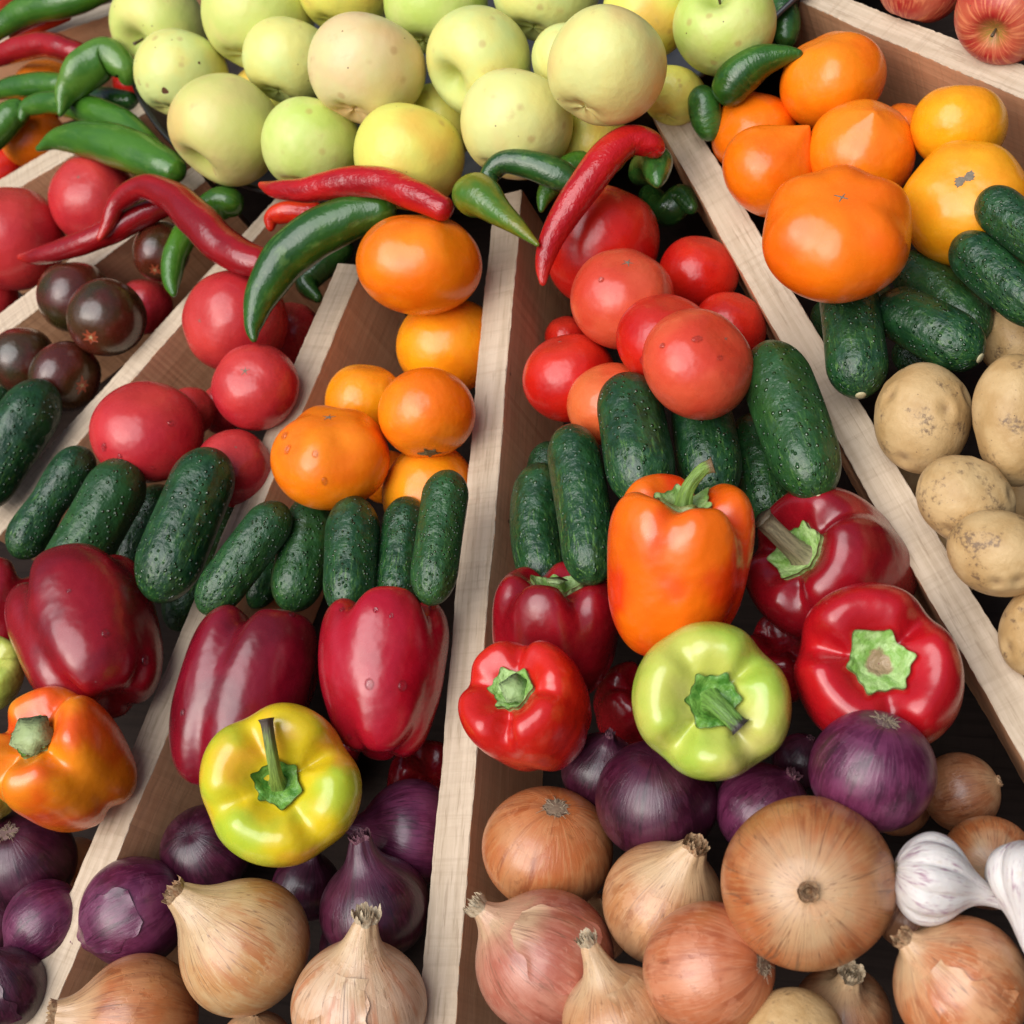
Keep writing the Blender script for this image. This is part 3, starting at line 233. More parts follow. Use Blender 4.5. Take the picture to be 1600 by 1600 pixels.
 ('chilli', 'plump green chilli with its tip on the wide orange tomato', 'green chilli peppers', ([[0.16351, 0.31293, 0.03826], [0.15132, 0.31229, 0.04024], [0.13457, 0.3088, 0.04024], [0.11937, 0.30027, 0.03628], [0.11013, 0.2869, 0.02835]], [0.00209, 0.00671, 0.01182, 0.01403, 0.01026]), {'c': 'big'}),
 ('chilli', 'dark green chilli stub against the board and the right rim of the basin', 'green chilli peppers', ([[0.08774, 0.30578, 0.02642], [0.09357, 0.29549, 0.02445], [0.09586, 0.28527, 0.01659], [0.09954, 0.2748, 0.00873]], [0.0061, 0.01041, 0.01043, 0.00609]), {'c': 'dark2'}),
 ('chilli', 'dark green chilli standing in the corner at the end of the far right board', 'green chilli peppers', ([[0.12776, 0.42652, 0.0], [0.1305, 0.40192, 0.0], [0.13462, 0.38123, -0.004], [0.13415, 0.36458, -0.008]], [0.00367, 0.00909, 0.00993, 0.0063]), {'c': 'dark2'}),
]

PI = math.pi
FLOOR_Z = -.105

# ------------------------------------------------------------------ object helpers
def tag(o, label=None, cat=None, group=None, kind=None):
    if label: o['label'] = label
    if cat: o['category'] = cat
    if group: o['group'] = group
    if kind: o['kind'] = kind
    return o
def empty(name, loc, quat=None):
    o = bpy.data.objects.new(name, None); col.objects.link(o); o.location = loc
    o.empty_display_size = .02
    if quat: o.rotation_mode = 'QUATERNION'; o.rotation_quaternion = quat
    return o
def mesh_obj(name, V, Fs, mat, parent=None, lc=None, smooth=True, extra=None):
    me = bpy.data.meshes.new(name)
    V = np.asarray(V, dtype=np.float32)
    me.from_pydata(V.tolist(), [], Fs)
    if smooth: me.polygons.foreach_set('use_smooth', np.ones(len(me.polygons), bool))
    a = me.attributes.new('lc', 'FLOAT_VECTOR', 'POINT')
    a.data.foreach_set('vector', np.asarray(lc if lc is not None else V, dtype=np.float32).ravel())
    if extra:
        for k, v in extra.items():
            a = me.attributes.new(k, 'FLOAT', 'POINT'); a.data.foreach_set('value', np.asarray(v, dtype=np.float32).ravel())
    me.materials.append(mat)
    o = bpy.data.objects.new(name, me); col.objects.link(o)
    if parent: o.parent = parent
    return o
def lump(P, seed, freq, n=6):
    rs = np.random.RandomState(seed); out = 0
    for _ in range(n):
        d = rs.normal(size=3); d /= np.linalg.norm(d)
        f = freq * rs.uniform(.6, 1.6)
        out = out + np.sin(P @ d * f + rs.uniform(0, 2 * PI))
    return out / math.sqrt(n)
def grid_faces(nr, nc, close=True, off=0):
    f = []
    for i in range(nr - 1):
        for j in range(nc if close else nc - 1):
            k = (j + 1) % nc
            f.append((off + i * nc + j, off + i * nc + k, off + (i + 1) * nc + k, off + (i + 1) * nc + j))
    return f
def polar(S, nphi, nth, p0=0.0, p1=PI, pw=1.0, cap0=True, cap1=True):
    """surface of revolution like grid, phi rows p0..p1; poles closed with a single vertex"""
    t = np.linspace(0, 1, nphi) ** pw
    ph = p0 + (p1 - p0) * t
    th = np.linspace(0, 2 * PI, nth, endpoint=False)
    a = ph[1:-1] if cap0 and cap1 else (ph[:-1] if cap1 else (ph[1:] if cap0 else ph))
    PH, TH = np.meshgrid(a, th, indexing='ij')
    V = S(PH.ravel(), TH.ravel())
    n = len(a); F = [tuple(reversed(q)) for q in grid_faces(n, nth)]
    if cap0:
        V = np.vstack([V, S(np.array([ph[0]]), np.array([0.]))]); k = len(V) - 1
        F += [(k, j, (j + 1) % nth) for j in range(nth)]
    if cap1:
        V = np.vstack([V, S(np.array([ph[-1]]), np.array([0.]))]); k = len(V) - 1; o = (n - 1) * nth
        F += [(k, o + (j + 1) % nth, o + j) for j in range(nth)]
    return V, F
def catmull(P, n):
    P = np.asarray(P, float); m = len(P)
    Q = np.vstack([2 * P[0] - P[1], P, 2 * P[-1] - P[-2]])
    out = []
    for t in np.linspace(0, m - 1 - 1e-6, n):
        i = int(t); u = t - i; a, b, c, d = Q[i], Q[i + 1], Q[i + 2], Q[i + 3]
        out.append(.5 * (2 * b + (c - a) * u + (2 * a - 5 * b + 4 * c - d) * u * u + (3 * b - a - 3 * c + d) * u ** 3))
    return np.array(out)
def frames(P):
    T = np.gradient(P, axis=0); T /= np.linalg.norm(T, axis=1)[:, None] + 1e-12
    N = np.zeros_like(T); ref = np.array([.3, .2, 1.]); ref -= (ref @ T[0]) * T[0]; ref /= np.linalg.norm(ref); N[0] = ref
    for i in range(1, len(P)):
        v = N[i - 1] - (N[i - 1] @ T[i]) * T[i]; N[i] = v / (np.linalg.norm(v) + 1e-12)
    return T, N, np.cross(T, N)
def tube(P, R, nc=16, fn=None):
    """closed tube through P with radii R; fn(s, theta) multiplies the radius"""
    T, N, B = frames(P); n = len(P)
    s = np.linspace(0, 1, n); th = np.linspace(0, 2 * PI, nc, endpoint=False)
    V = []
    SS, TT = np.meshgrid(s, th, indexing='ij')
    k = np.ones_like(SS) if fn is None else fn(SS, TT)
    rr = np.asarray(R)[:, None] * k
    V = P[:, None] + rr[..., None] * (np.cos(TT)[..., None] * N[:, None] + np.sin(TT)[..., None] * B[:, None])
    V = V.reshape(-1, 3); F = grid_faces(n, nc)
    LC = np.stack([np.cos(TT), np.sin(TT), SS], -1).reshape(-1, 3)
    V = np.vstack([V, P[0], P[-1]]); LC = np.vstack([LC, [0, 0, 0], [0, 0, 1]])
    a, b = len(V) - 2, len(V) - 1; o = (n - 1) * nc
    F += [(a, (j + 1) % nc, j) for j in range(nc)] + [(b, o + j, o + (j + 1) % nc) for j in range(nc)]
    return V, F, LC

# ------------------------------------------------------------------ material helpers
class Nodes:
    def __init__(s, name):
        s.m = bpy.data.materials.new(name); s.m.use_nodes = True; s.t = s.m.node_tree; s.b = s.t.nodes['Principled BSDF']
        a = s.t.nodes.new('ShaderNodeAttribute'); a.attribute_name = 'lc'; s.lc = a.outputs['Vector']
        oi = s.t.nodes.new('ShaderNodeObjectInfo'); s.rnd = oi.outputs['Random']
        ad = s.t.nodes.new('ShaderNodeVectorMath'); ad.operation = 'ADD'
        mu = s.t.nodes.new('ShaderNodeMath'); mu.operation = 'MULTIPLY'; mu.inputs[1].default_value = 37.0
        s.t.links.new(s.rnd, mu.inputs[0]); s.t.links.new(s.lc, ad.inputs[0]); s.t.links.new(mu.outputs[0], ad.inputs[1]); s.v = ad.outputs[0]
    def link(s, a, b): s.t.links.new(a, b)
    def put(s, sock, v):
        if isinstance(v, (int, float)): sock.default_value = v
        elif isinstance(v, tuple): sock.default_value = (v + (1,)) if len(v) == 3 and sock.type == 'RGBA' else v
        else: s.link(v, sock)
    def math(s, op, a, b=0.0, clamp=False):
        n = s.t.nodes.new('ShaderNodeMath'); n.operation = op; n.use_clamp = clamp; s.put(n.inputs[0], a); s.put(n.inputs[1], b); return n.outputs[0]
    def vec(s, op, a, b):
        n = s.t.nodes.new('ShaderNodeVectorMath'); n.operation = op; s.put(n.inputs[0], a); s.put(n.inputs[1], b); return n.outputs[0]
    def sep(s, v):
        n = s.t.nodes.new('ShaderNodeSeparateXYZ'); s.link(v, n.inputs[0]); return n.outputs
    def comb(s, x, y, z):
        n = s.t.nodes.new('ShaderNodeCombineXYZ'); s.put(n.inputs[0], x); s.put(n.inputs[1], y); s.put(n.inputs[2], z); return n.outputs[0]
    def noise(s, scale, detail=3, rough=.5, v=None, dist=0):
        n = s.t.nodes.new('ShaderNodeTexNoise'); n.inputs['Scale'].default_value = scale; n.inputs['Detail'].default_value = detail
        n.inputs['Roughness'].default_value = rough; n.inputs['Distortion'].default_value = dist; s.link(v or s.v, n.inputs['Vector']); return n.outputs['Fac']
    def voro(s, scale, v=None, out='Distance', rand=1.0):
        n = s.t.nodes.new('ShaderNodeTexVoronoi'); n.inputs['Scale'].default_value = scale; n.inputs['Randomness'].default_value = rand; s.link(v or s.v, n.inputs['Vector']); return n.outputs[out]
    def ramp(s, f, lo, hi, inv=False):
        n = s.t.nodes.new('ShaderNodeMapRange'); n.interpolation_type = 'SMOOTHSTEP'; s.put(n.inputs[0], f); n.inputs[1].default_value = lo; n.inputs[2].default_value = hi
        n.inputs[3].default_value = 1.0 if inv else 0.0; n.inputs[4].default_value = 0.0 if inv else 1.0; return n.outputs[0]
    def mix(s, f, a, b):
        n = s.t.nodes.new('ShaderNodeMix'); n.data_type = 'RGBA'; s.put(n.inputs[0], f); s.put(n.inputs[6], a); s.put(n.inputs[7], b); return n.outputs[2]
    def bump(s, h, strength=.3, dist=.001, prev=None):
        n = s.t.nodes.new('ShaderNodeBump'); n.inputs['Strength'].default_value = strength; n.inputs['Distance'].default_value = dist
        s.link(h, n.inputs['Height'])
        if prev: s.link(prev, n.inputs['Normal'])
        return n.outputs[0]
    def done(s, color, rough=.4, normal=None, sss=0, sss_scale=.004, coat=0, spec=.5, metal=0):
        s.put(s.b.inputs['Base Color'], color); s.put(s.b.inputs['Roughness'], rough)
        s.b.inputs['Specular IOR Level'].default_value = spec; s.b.inputs['Metallic'].default_value = metal
        if sss: s.b.inputs['Subsurface Weight'].default_value = sss; s.b.inputs['Subsurface Radius'].default_value = (1, .5, .25); s.b.inputs['Subsurface Scale'].default_value = sss_scale
        if coat: s.b.inputs['Coat Weight'].default_value = coat; s.b.inputs['Coat Roughness'].default_value = .17
        if normal: s.link(normal, s.b.inputs['Normal'])
        return s.m
_cache = {}
def material(fn, *a):
    k = (fn.__name__,) + a
    if k not in _cache: _cache[k] = fn(*a)
    return _cache[k]

TOM = dict(pink=((.54, .032, .034), (.44, .018, .026)), pinkd=((.46, .022, .032), (.38, .014, .024)), red=((.58, .014, .005), (.46, .008, .005)),
    redor=((.62, .085, .035), (.55, .045, .02)), redlt=((.64, .085, .035), (.58, .045, .02)), orred=((.68, .15, .04), (.62, .08, .02)),
    orange=((.86, .215, .004), (.82, .155, .003)), orange2=((.88, .315, .005), (.86, .235, .004)), oranged=((.86, .170, .003), (.82, .125, .002)),
    gold=((.86, .35, .006), (.84, .28, .005)), black=((.075, .013, .006), (.034, .024, .006)))
def m_tomato(c):
    n = Nodes('tomato_skin_' + c); a, b = TOM[c]
    f = n.ramp(n.noise(1.1, 2), .35, .65)
    base = n.mix(f, a, b)
    z = n.sep(n.lc)[2]
    top = n.math('MULTIPLY', n.ramp(z, .35, .98), .22)
    sh = {'black': (.16, .03, .012), 'orange': (.78, .30, .03), 'orange2': (.80, .36, .04), 'gold': (.82, .42, .05), 'oranged': (.82, .25, .015)}.get(c, (.62, .10, .05))
    base = n.mix(top, base, sh)
    # faint pale flecks and fine radial streaks in the skin
    sp = n.math('MULTIPLY', n.ramp(n.voro(26), .02, .14, True), .09)
    base = n.mix(sp, base, (.85, .45, .2) if c != 'black' else (.2, .09, .04))
    bl = n.math('MULTIPLY', n.ramp(n.noise(7, 4, .65), .5, .75), .12)
    base = n.mix(bl, base, tuple(min(1, x * 1.25 + .02) for x in a))
    h = n.noise(2.6, 2)
    r = n.math('ADD', n.math('MULTIPLY', n.noise(6, 4), .12), .22)
    return n.done(base, r, n.bump(h, .25, .004), sss=.10, spec=.45, coat=.5 if c == 'black' else .06)
APP = dict(pale=((.62, .68, .24), (.70, .66, .20)), yg=((.58, .64, .17), (.68, .64, .20)), mottle=((.60, .60, .18), (.66, .58, .20)), green=((.50, .62, .13), (.60, .66, .20)),
    yel=((.78, .68, .12), (.68, .66, .13)), cream=((.68, .68, .25), (.72, .66, .22)), pink=((.70, .62, .28), (.74, .56, .28)), red=((.40, .02, .02), (.50, .10, .05)))
def m_apple(c):
    n = Nodes('apple_skin_' + c); a, b = APP[c]
    base = n.mix(n.ramp(n.noise(1.3, 3), .35, .65), a, b)
    if c in ('yel', 'mottle', 'pink', 'cream'):
        base = n.mix(n.math('MULTIPLY', n.ramp(n.noise(.9, 1), .5, .72), .55), base, (.78, .36, .06) if c == 'yel' else (.72, .42, .16))
    x, y, z = n.sep(n.lc)
    rr = n.math('SQRT', n.math('ADD', n.math('MULTIPLY', x, x), n.math('MULTIPLY', y, y)))
    base = n.mix(n.math('MULTIPLY', n.math('MULTIPLY', n.ramp(rr, .1, .42, True), n.ramp(z, .0, .3)), .55), base, (.30, .38, .05))
    if c == 'red':
        d = n.vec('DIVIDE', n.lc, n.comb(n.math('ADD', rr, .05), n.math('ADD', rr, .05), 4.0))
        st = n.noise(9, 4, .6, v=n.vec('ADD', d, n.comb(n.rnd, n.rnd, 0.0)))
        base = n.mix(n.ramp(st, .45, .68), base, (.66, .22, .10))
    # lenticels, faint russet bruises and one or two dark marks
    base = n.mix(n.math('MULTIPLY', n.ramp(n.voro(13), .03, .09, True), .25), base, (.55, .5, .28))
    base = n.mix(n.math('MULTIPLY', n.ramp(n.noise(2.6, 5, .62), .60, .74), .30), base, (.50, .34, .14))
    wob = n.math('ADD', n.voro(1.7), n.math('MULTIPLY', n.noise(9, 3), .10))
    base = n.mix(n.math('MULTIPLY', n.ramp(wob, .10, .22, True), .42), base, (.42, .20, .07))
    base = n.mix(n.ramp(n.math('ADD', n.voro(3.1), n.math('MULTIPLY', n.noise(20, 3), .05)), .055, .085, True), base, (.16, .08, .03))
    h = n.math('ADD', n.noise(3, 3), n.math('MULTIPLY', n.noise(40, 3), .03))
    return n.done(base, n.math('ADD', n.math('MULTIPLY', n.noise(8, 3), .15), .30), n.bump(h, .25, .004), sss=.12, sss_scale=.004, spec=.4)
def m_cucumber(c):
    n = Nodes('cucumber_skin_' + c)
    base = n.mix(n.ramp(n.noise(1.6, 4, .6), .35, .7), (.006, .033, .010), (.015, .066, .016))
    x, y, z = n.sep(n.lc)
    st = n.noise(5, 4, .6, v=n.comb(n.math('MULTIPLY', x, 2.2), n.math('MULTIPLY', y, 2.2), n.math('ADD', n.math('MULTIPLY', z, .35), n.math('MULTIPLY', n.rnd, 20.0))))
    base = n.mix(n.math('MULTIPLY', n.ramp(st, .52, .72), n.ramp(z, .8, 4.6)), base, (.085, .19, .035))
    bloom = n.math('MULTIPLY', n.ramp(n.noise(3.0, 5, .7), .45, .75), .28)
    base = n.mix(bloom, base, (.055, .12, .095))
    base = n.mix(n.math('MULTIPLY', n.ramp(n.rnd, .45, 1.0), .30), base, (.030, .10, .018))
    sc = 5.0 if c == 'warty' else 3.8
    th = n.math('ARCTAN2', y, x)
    d = n.voro(sc, rand=.9, v=n.comb(th, n.math('ADD', z, n.math('MULTIPLY', n.rnd, 31.0)), 0.0))
    pick = n.ramp(n.noise(2.4, 2), .28, .46)
    wart = n.math('MULTIPLY', n.ramp(d, .05, .34, True), pick)
    tip = n.math('MULTIPLY', n.ramp(d, .05, .17, True), pick)
    base = n.mix(n.math('MULTIPLY', wart, .35), base, (.02, .075, .03))
    base = n.mix(n.math('MULTIPLY', tip, .9 if c == 'warty' else .4), base, (.46, .54, .42))
    h = n.math('ADD', n.math('MULTIPLY', wart, 1.1 if c == 'warty' else .35), n.math('ADD', n.math('MULTIPLY', n.noise(2.2, 3, .5), .9), n.math('MULTIPLY', n.noise(13, 2), .10)))
    r = n.math('ADD', n.math('MULTIPLY', n.noise(5, 4, .7), .35), .16)
    return n.done(base, r, n.bump(h, .8, .0026), spec=.5)
PEP = dict(dkred=((.25, .004, .010), (.16, .003, .008), .0), dkred2=((.27, .004, .010), (.19, .003, .007), .0), purred=((.19, .004, .014), (.13, .003, .009), .0),
    gloss=((.38, .005, .018), (.30, .003, .010), .0), bright=((.58, .016, .006), (.50, .010, .006), .15), red=((.46, .006, .010), (.36, .004, .008), .0),
    orpep=((.86, .25, .008), (.76, .09, .004), .8), ororg=((.72, .045, .002), (.82, .14, .003), .8), lime=((.36, .50, .055), (.50, .53, .09), .5),
    ylpep=((.68, .50, .012), (.42, .52, .03), .8), ylgr=((.40, .5, .08), (.5, .52, .1), .5))
def m_pepper(c):
    n = Nodes('pepper_skin_' + c); a, b, k = PEP[c]
    base = n.mix(n.ramp(n.noise(1.0 if k else 1.5, 2), .40, .62), a, b)
    if c == 'ylpep': base = n.mix(n.math('MULTIPLY', n.ramp(n.noise(1.1, 2, v=n.vec('ADD', n.v, (7., 3., 1.))), .56, .70), .6), base, (.78, .33, .03))
    if c == 'lime': base = n.mix(n.math('MULTIPLY', n.ramp(n.noise(.9, 2, v=n.vec('ADD', n.v, (7., 3., 1.))), .55, .75), .6), base, (.68, .55, .22))
    base = n.mix(n.math('MULTIPLY', n.ramp(n.noise(6, 5, .7), .55, .8), .18), base, tuple(min(1, x * 1.5 + .01) for x in a))
    base = n.mix(n.math('MULTIPLY', n.ramp(n.math('ADD', n.voro(3.3), n.math('MULTIPLY', n.noise(30, 3), .06)), .05, .075, True), .5), base, tuple(min(1, x * .5 + .12) for x in a))
    h = n.math('ADD', n.math('MULTIPLY', n.noise(2.5, 2), 1.3), n.math('ADD', n.math('MULTIPLY', n.noise(5.5, 2, .5), .12), n.math('MULTIPLY', n.noise(60, 2), .012)))
    r = n.math('ADD', n.math('MULTIPLY', n.noise(7, 4, .65), .18), .18)
    return n.done(base, r, n.bump(h, .30, .004), coat=.3, spec=.5, sss=.04)
ONI = dict(pur=((.028, .003, .011), (.070, .011, .030), (.010, .0015, .005)), pur2=((.070, .006, .030), (.15, .028, .075), (.022, .003, .010)),
    yel=((.43, .125, .036), (.49, .21, .08), (.22, .052, .016)), yelp=((.50, .24, .085), (.57, .37, .18), (.42, .13, .04)), yelp2=((.52, .27, .13), (.62, .43, .28), (.45, .13, .045)),
    pinky=((.38, .105, .062), (.48, .20, .13), (.22, .045, .022)), yelt=((.46, .20, .075), (.56, .31, .15), (.29, .10, .035)), yelbig=((.43, .125, .036), (.47, .20, .075), (.24, .052, .014)),
    orange=((.46, .13, .048), (.54, .22, .11), (.27, .06, .022)), orange2=((.46, .135, .040), (.56, .28, .13), (.25, .07, .025)), brown=((.27, .085, .03), (.36, .16, .07), (.12, .035, .015)))
def m_onion(c):
    n = Nodes('onion_skin_' + c); a, b, d = ONI[c]; pur = c.startswith('pur')
    x, y, z = n.sep(n.lc)
    rr = n.math('ADD', n.math('SQRT', n.math('ADD', n.math('MULTIPLY', x, x), n.math('MULTIPLY', y, y))), .02)
    ux, uy = n.math('DIVIDE', x, rr), n.math('DIVIDE', y, rr)
    off = n.math('MULTIPLY', n.rnd, 25.0)
    mv = n.comb(ux, uy, n.math('ADD', n.math('MULTIPLY', z, .22), off))
    fine = n.noise(17, 4, .65, v=mv, dist=.15); mid = n.noise(5, 3, .5, v=mv)
    base = n.mix(n.ramp(n.noise(1.2, 4, .6), .38, .66), a, b)
    base = n.mix(n.math('MULTIPLY', n.ramp(mid, .48, .68), .62), base, d)
    base = n.mix(n.math('MULTIPLY', n.ramp(fine, .50, .62), .62), base, b)
    # pale papery zone round the neck
    pz = n.math('MULTIPLY', n.ramp(n.math('ADD', z, n.math('MULTIPLY', n.math('SUBTRACT', n.noise(1.6, 3), .5), .9)), .52, 1.08), .28 if pur else .62)
    base = n.mix(pz, base, (.14, .045, .085) if pur else (.58, .43, .24))
    # sparse darker veins running from neck to root
    vein = n.ramp(n.noise(9, 0, .5, v=n.comb(ux, uy, off)), .49, .50)
    v2 = n.math('MULTIPLY', n.ramp(n.math('ABSOLUTE', n.math('SUBTRACT', n.noise(11, 1, .5, v=n.comb(ux, uy, n.math('ADD', n.math('MULTIPLY', z, .05), off))), .5)), .0, .020, True), n.ramp(z, -.6, .6))
    base = n.mix(n.math('MULTIPLY', v2, .7), base, tuple(q * .45 for q in d) if pur else (.16, .07, .035))
    # torn outer layer: patches with a crisp irregular edge
    tear = n.ramp(n.noise(1.05, 5, .62, v=n.vec('ADD', n.v, (3., 9., 5.))), .56, .575)
    base = n.mix(n.math('MULTIPLY', tear, .22), base, tuple(min(1, q * 1.25 + .03) for q in b))
    base = n.mix(n.math('MULTIPLY', n.ramp(n.noise(4.5, 5, .7), .60, .72), .35), base, tuple(q * .6 for q in d))
    base = n.mix(n.math('MULTIPLY', n.ramp(n.voro(4.2), .025, .055, True), .6), base, (.05, .03, .02))
    h = n.math('ADD', n.math('MULTIPLY', fine, .45), n.math('ADD', n.math('MULTIPLY', mid, .5), n.math('MULTIPLY', tear, .12)))
    r = n.math('ADD', n.math('MULTIPLY', n.noise(5, 4, .6), .22), .22)
    return n.done(base, r, n.bump(h, .5, .0014), spec=.5, coat=.22)
def m_husk(c):
    n = Nodes('dry_husk_' + c); x, y, z = n.sep(n.lc)
    a, b = {'pur': ((.10, .025, .05), (.25, .12, .14)), 'pale': ((.45, .33, .20), (.60, .50, .34))}.get(c, ((.30, .15, .07), (.50, .34, .19)))
    f = n.noise(10, 4, .6, v=n.comb(x, y, n.math('MULTIPLY', z, .2)))
    base = n.mix(n.ramp(f, .35, .65), a, b)
    base = n.mix(n.math('MULTIPLY', n.ramp(n.noise(6, 4), .5, .7), .6), base, tuple(q * .35 for q in a))
    return n.done(base, .6, n.bump(f, .8, .001))
def m_flat(name, colr, rough=.6, var=.35, sc=20):
    n = Nodes(name)
    f = n.noise(sc, 4, .6)
    return n.done(n.mix(n.ramp(f, .35, .7), colr, tuple(min(1, q * (1 + var) + .005) for q in colr)), rough, n.bump(f, .4, .0006))
def m_garlic():
    n = Nodes('garlic_skin'); x, y, z = n.sep(n.lc)
    rr = n.math('ADD', n.math('SQRT', n.math('ADD', n.math('MULTIPLY', x, x), n.math('MULTIPLY', y, y))), .02)
    mv = n.comb(n.math('DIVIDE', x, rr), n.math('DIVIDE', y, rr), n.math('ADD', n.math('MULTIPLY', z, .18), n.math('MULTIPLY', n.rnd, 9.0)))
    f = n.noise(12, 4, .62, v=mv); g = n.noise(2.2, 3)
    base = n.mix(n.math('MULTIPLY', n.ramp(f, .5, .66), n.ramp(g, .35, .6)), (.62, .575, .53), (.34, .21, .25))
    base = n.mix(n.math('MULTIPLY', n.ramp(n.noise(5, 4, .6), .6, .75), .3), base, (.5, .42, .28))
    return n.done(base, .45, n.bump(n.math('ADD', f, n.math('MULTIPLY', n.noise(14, 3), .3)), .5, .0015), sss=.15, sss_scale=.003)
def m_potato():
    n = Nodes('potato_skin')
    base = n.mix(n.ramp(n.noise(1.5, 4), .35, .65), (.55, .375, .175), (.44, .275, .11))
    e = n.t.nodes.new('ShaderNodeAttribute'); e.attribute_name = 'eye'
    base = n.mix(n.math('MULTIPLY', e.outputs['Fac'], .55), base, (.16, .085, .045))
    dirt = n.math('MULTIPLY', n.ramp(n.noise(1.7, 6, .68), .54, .64), n.ramp(n.noise(13, 4, .6), .38, .6))
    base = n.mix(n.math('MULTIPLY', dirt, .75), base, (.10, .06, .04))
    base = n.mix(n.math('MULTIPLY', n.ramp(n.voro(11), .05, .12, True), .5), base, (.22, .13, .06))
    base = n.mix(n.ramp(n.math('ADD', n.voro(4.1), n.math('MULTIPLY', n.noise(22, 3), .06)), .06, .085, True), base, (.07, .04, .03))
    h = n.math('ADD', n.noise(5, 4, .6), n.math('MULTIPLY', n.noise(60, 3), .08))
    return n.done(base, n.math('ADD', n.math('MULTIPLY', n.noise(8, 3), .2), .38), n.bump(h, .35, .002), spec=.4)
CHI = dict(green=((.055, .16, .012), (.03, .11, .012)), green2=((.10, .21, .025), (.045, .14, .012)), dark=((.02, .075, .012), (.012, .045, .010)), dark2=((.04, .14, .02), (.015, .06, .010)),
    big=((.030, .105, .010), (.014, .060, .008)), yelgr=((.05, .14, .012), (.17, .16, .010)), red=((.32, .006, .008), (.20, .004, .007)), red2=((.60, .030, .006), (.46, .008, .006)), red3=((.44, .007, .008), (.27, .004, .007)))
def m_chilli(c):
    n = Nodes('chilli_skin_' + c); a, b = CHI[c]
    x, y, z = n.sep(n.lc)
    v = n.comb(x, y, n.math('ADD', n.math('MULTIPLY', z, 5.0), n.math('MULTIPLY', n.rnd, 20.0)))
    base = n.mix(n.ramp(n.noise(.7, 3, v=v), .35, .65), a, b)
    if not c.startswith('red'):
        base = n.mix(n.math('MULTIPLY', n.ramp(n.noise(2.5, 4, v=v), .55, .75), .35), base, (.14, .26, .05))
    else: base = n.mix(n.math('MULTIPLY', n.ramp(z, .0, .22, True), .5), base, (.62, .03, .012))
    w = n.noise(1.6, 3, .6, v=n.comb(n.math('MULTIPLY', x, .8), n.math('MULTIPLY', y, .8), n.math('MULTIPLY', z, 12.0)))
    h = n.math('ADD', n.math('MULTIPLY', w, 1.0), n.math('MULTIPLY', n.noise(22, 2), .03))
    return n.done(base, n.math('ADD', n.math('MULTIPLY', n.noise(5, 4, v=v), .16), .14), n.bump(h, .35 if c != 'red3' else .6, .0025), coat=.15)
def m_stem(c):
    n = Nodes('stalk_' + c); x, y, z = n.sep(n.lc)
    g, t = {'dry': ((.26, .22, .12), (.12, .09, .05)), 'short': ((.24, .34, .09), (.34, .42, .18)), 'stub': ((.18, .32, .08), (.30, .42, .16)), 'none': ((.18, .30, .06), (.3, .4, .16)), 'tall': ((.20, .30, .05), (.06, .04, .025)), 'dark': ((.15, .30, .05), (.03, .02, .02))}.get(c, ((.18, .30, .045), (.16, .10, .045)))
    f = n.noise(4, 4, .6, v=n.comb(x, y, n.math('MULTIPLY', z, 1.5)))
    base = n.mix(n.ramp(f, .4, .65), g, tuple(q * .55 for q in g))
    base = n.mix(n.ramp(n.math('ADD', z, n.math('MULTIPLY', f, .3)), .72 if c != 'tall' else .55, 1.0), base, t)
    return n.done(base, .5, n.bump(f, .7, .001))
def m_calyx(c):
    n = Nodes('green_cap_' + c); f = n.noise(7, 4, .6)
    a, b = ((.20, .38, .07), (.38, .54, .20)) if c != 'deep' else ((.06, .20, .02), (.16, .34, .05))
    base = n.mix(n.ramp(f, .35, .65), a, b)
    if c == 'scar':
        x, y, z = n.sep(n.lc)
        rr = n.math('SQRT', n.math('ADD', n.math('MULTIPLY', x, x), n.math('MULTIPLY', y, y)))
        base = n.mix(n.ramp(n.math('ADD', rr, n.math('MULTIPLY', n.noise(9, 4), .14)), .19, .24, True), base, (.32, .22, .12))
    e = n.t.nodes.new('ShaderNodeAttribute'); e.attribute_name = 'edge'
    base = n.mix(n.math('MULTIPLY', n.ramp(e.outputs['Fac'], .90, 1.0), .55), base, (.10, .08, .03))
    return n.done(base, .42, n.bump(n.math('ADD', n.noise(13, 3, .6), n.math('MULTIPLY', n.voro(9), .8)), .8, .0016))
def m_drop():
    n = Nodes('water'); b = n.b
    b.inputs['Transmission Weight'].default_value = 1; b.inputs['IOR'].default_value = 1.33
    return n.done((1., 1., 1.), .0)
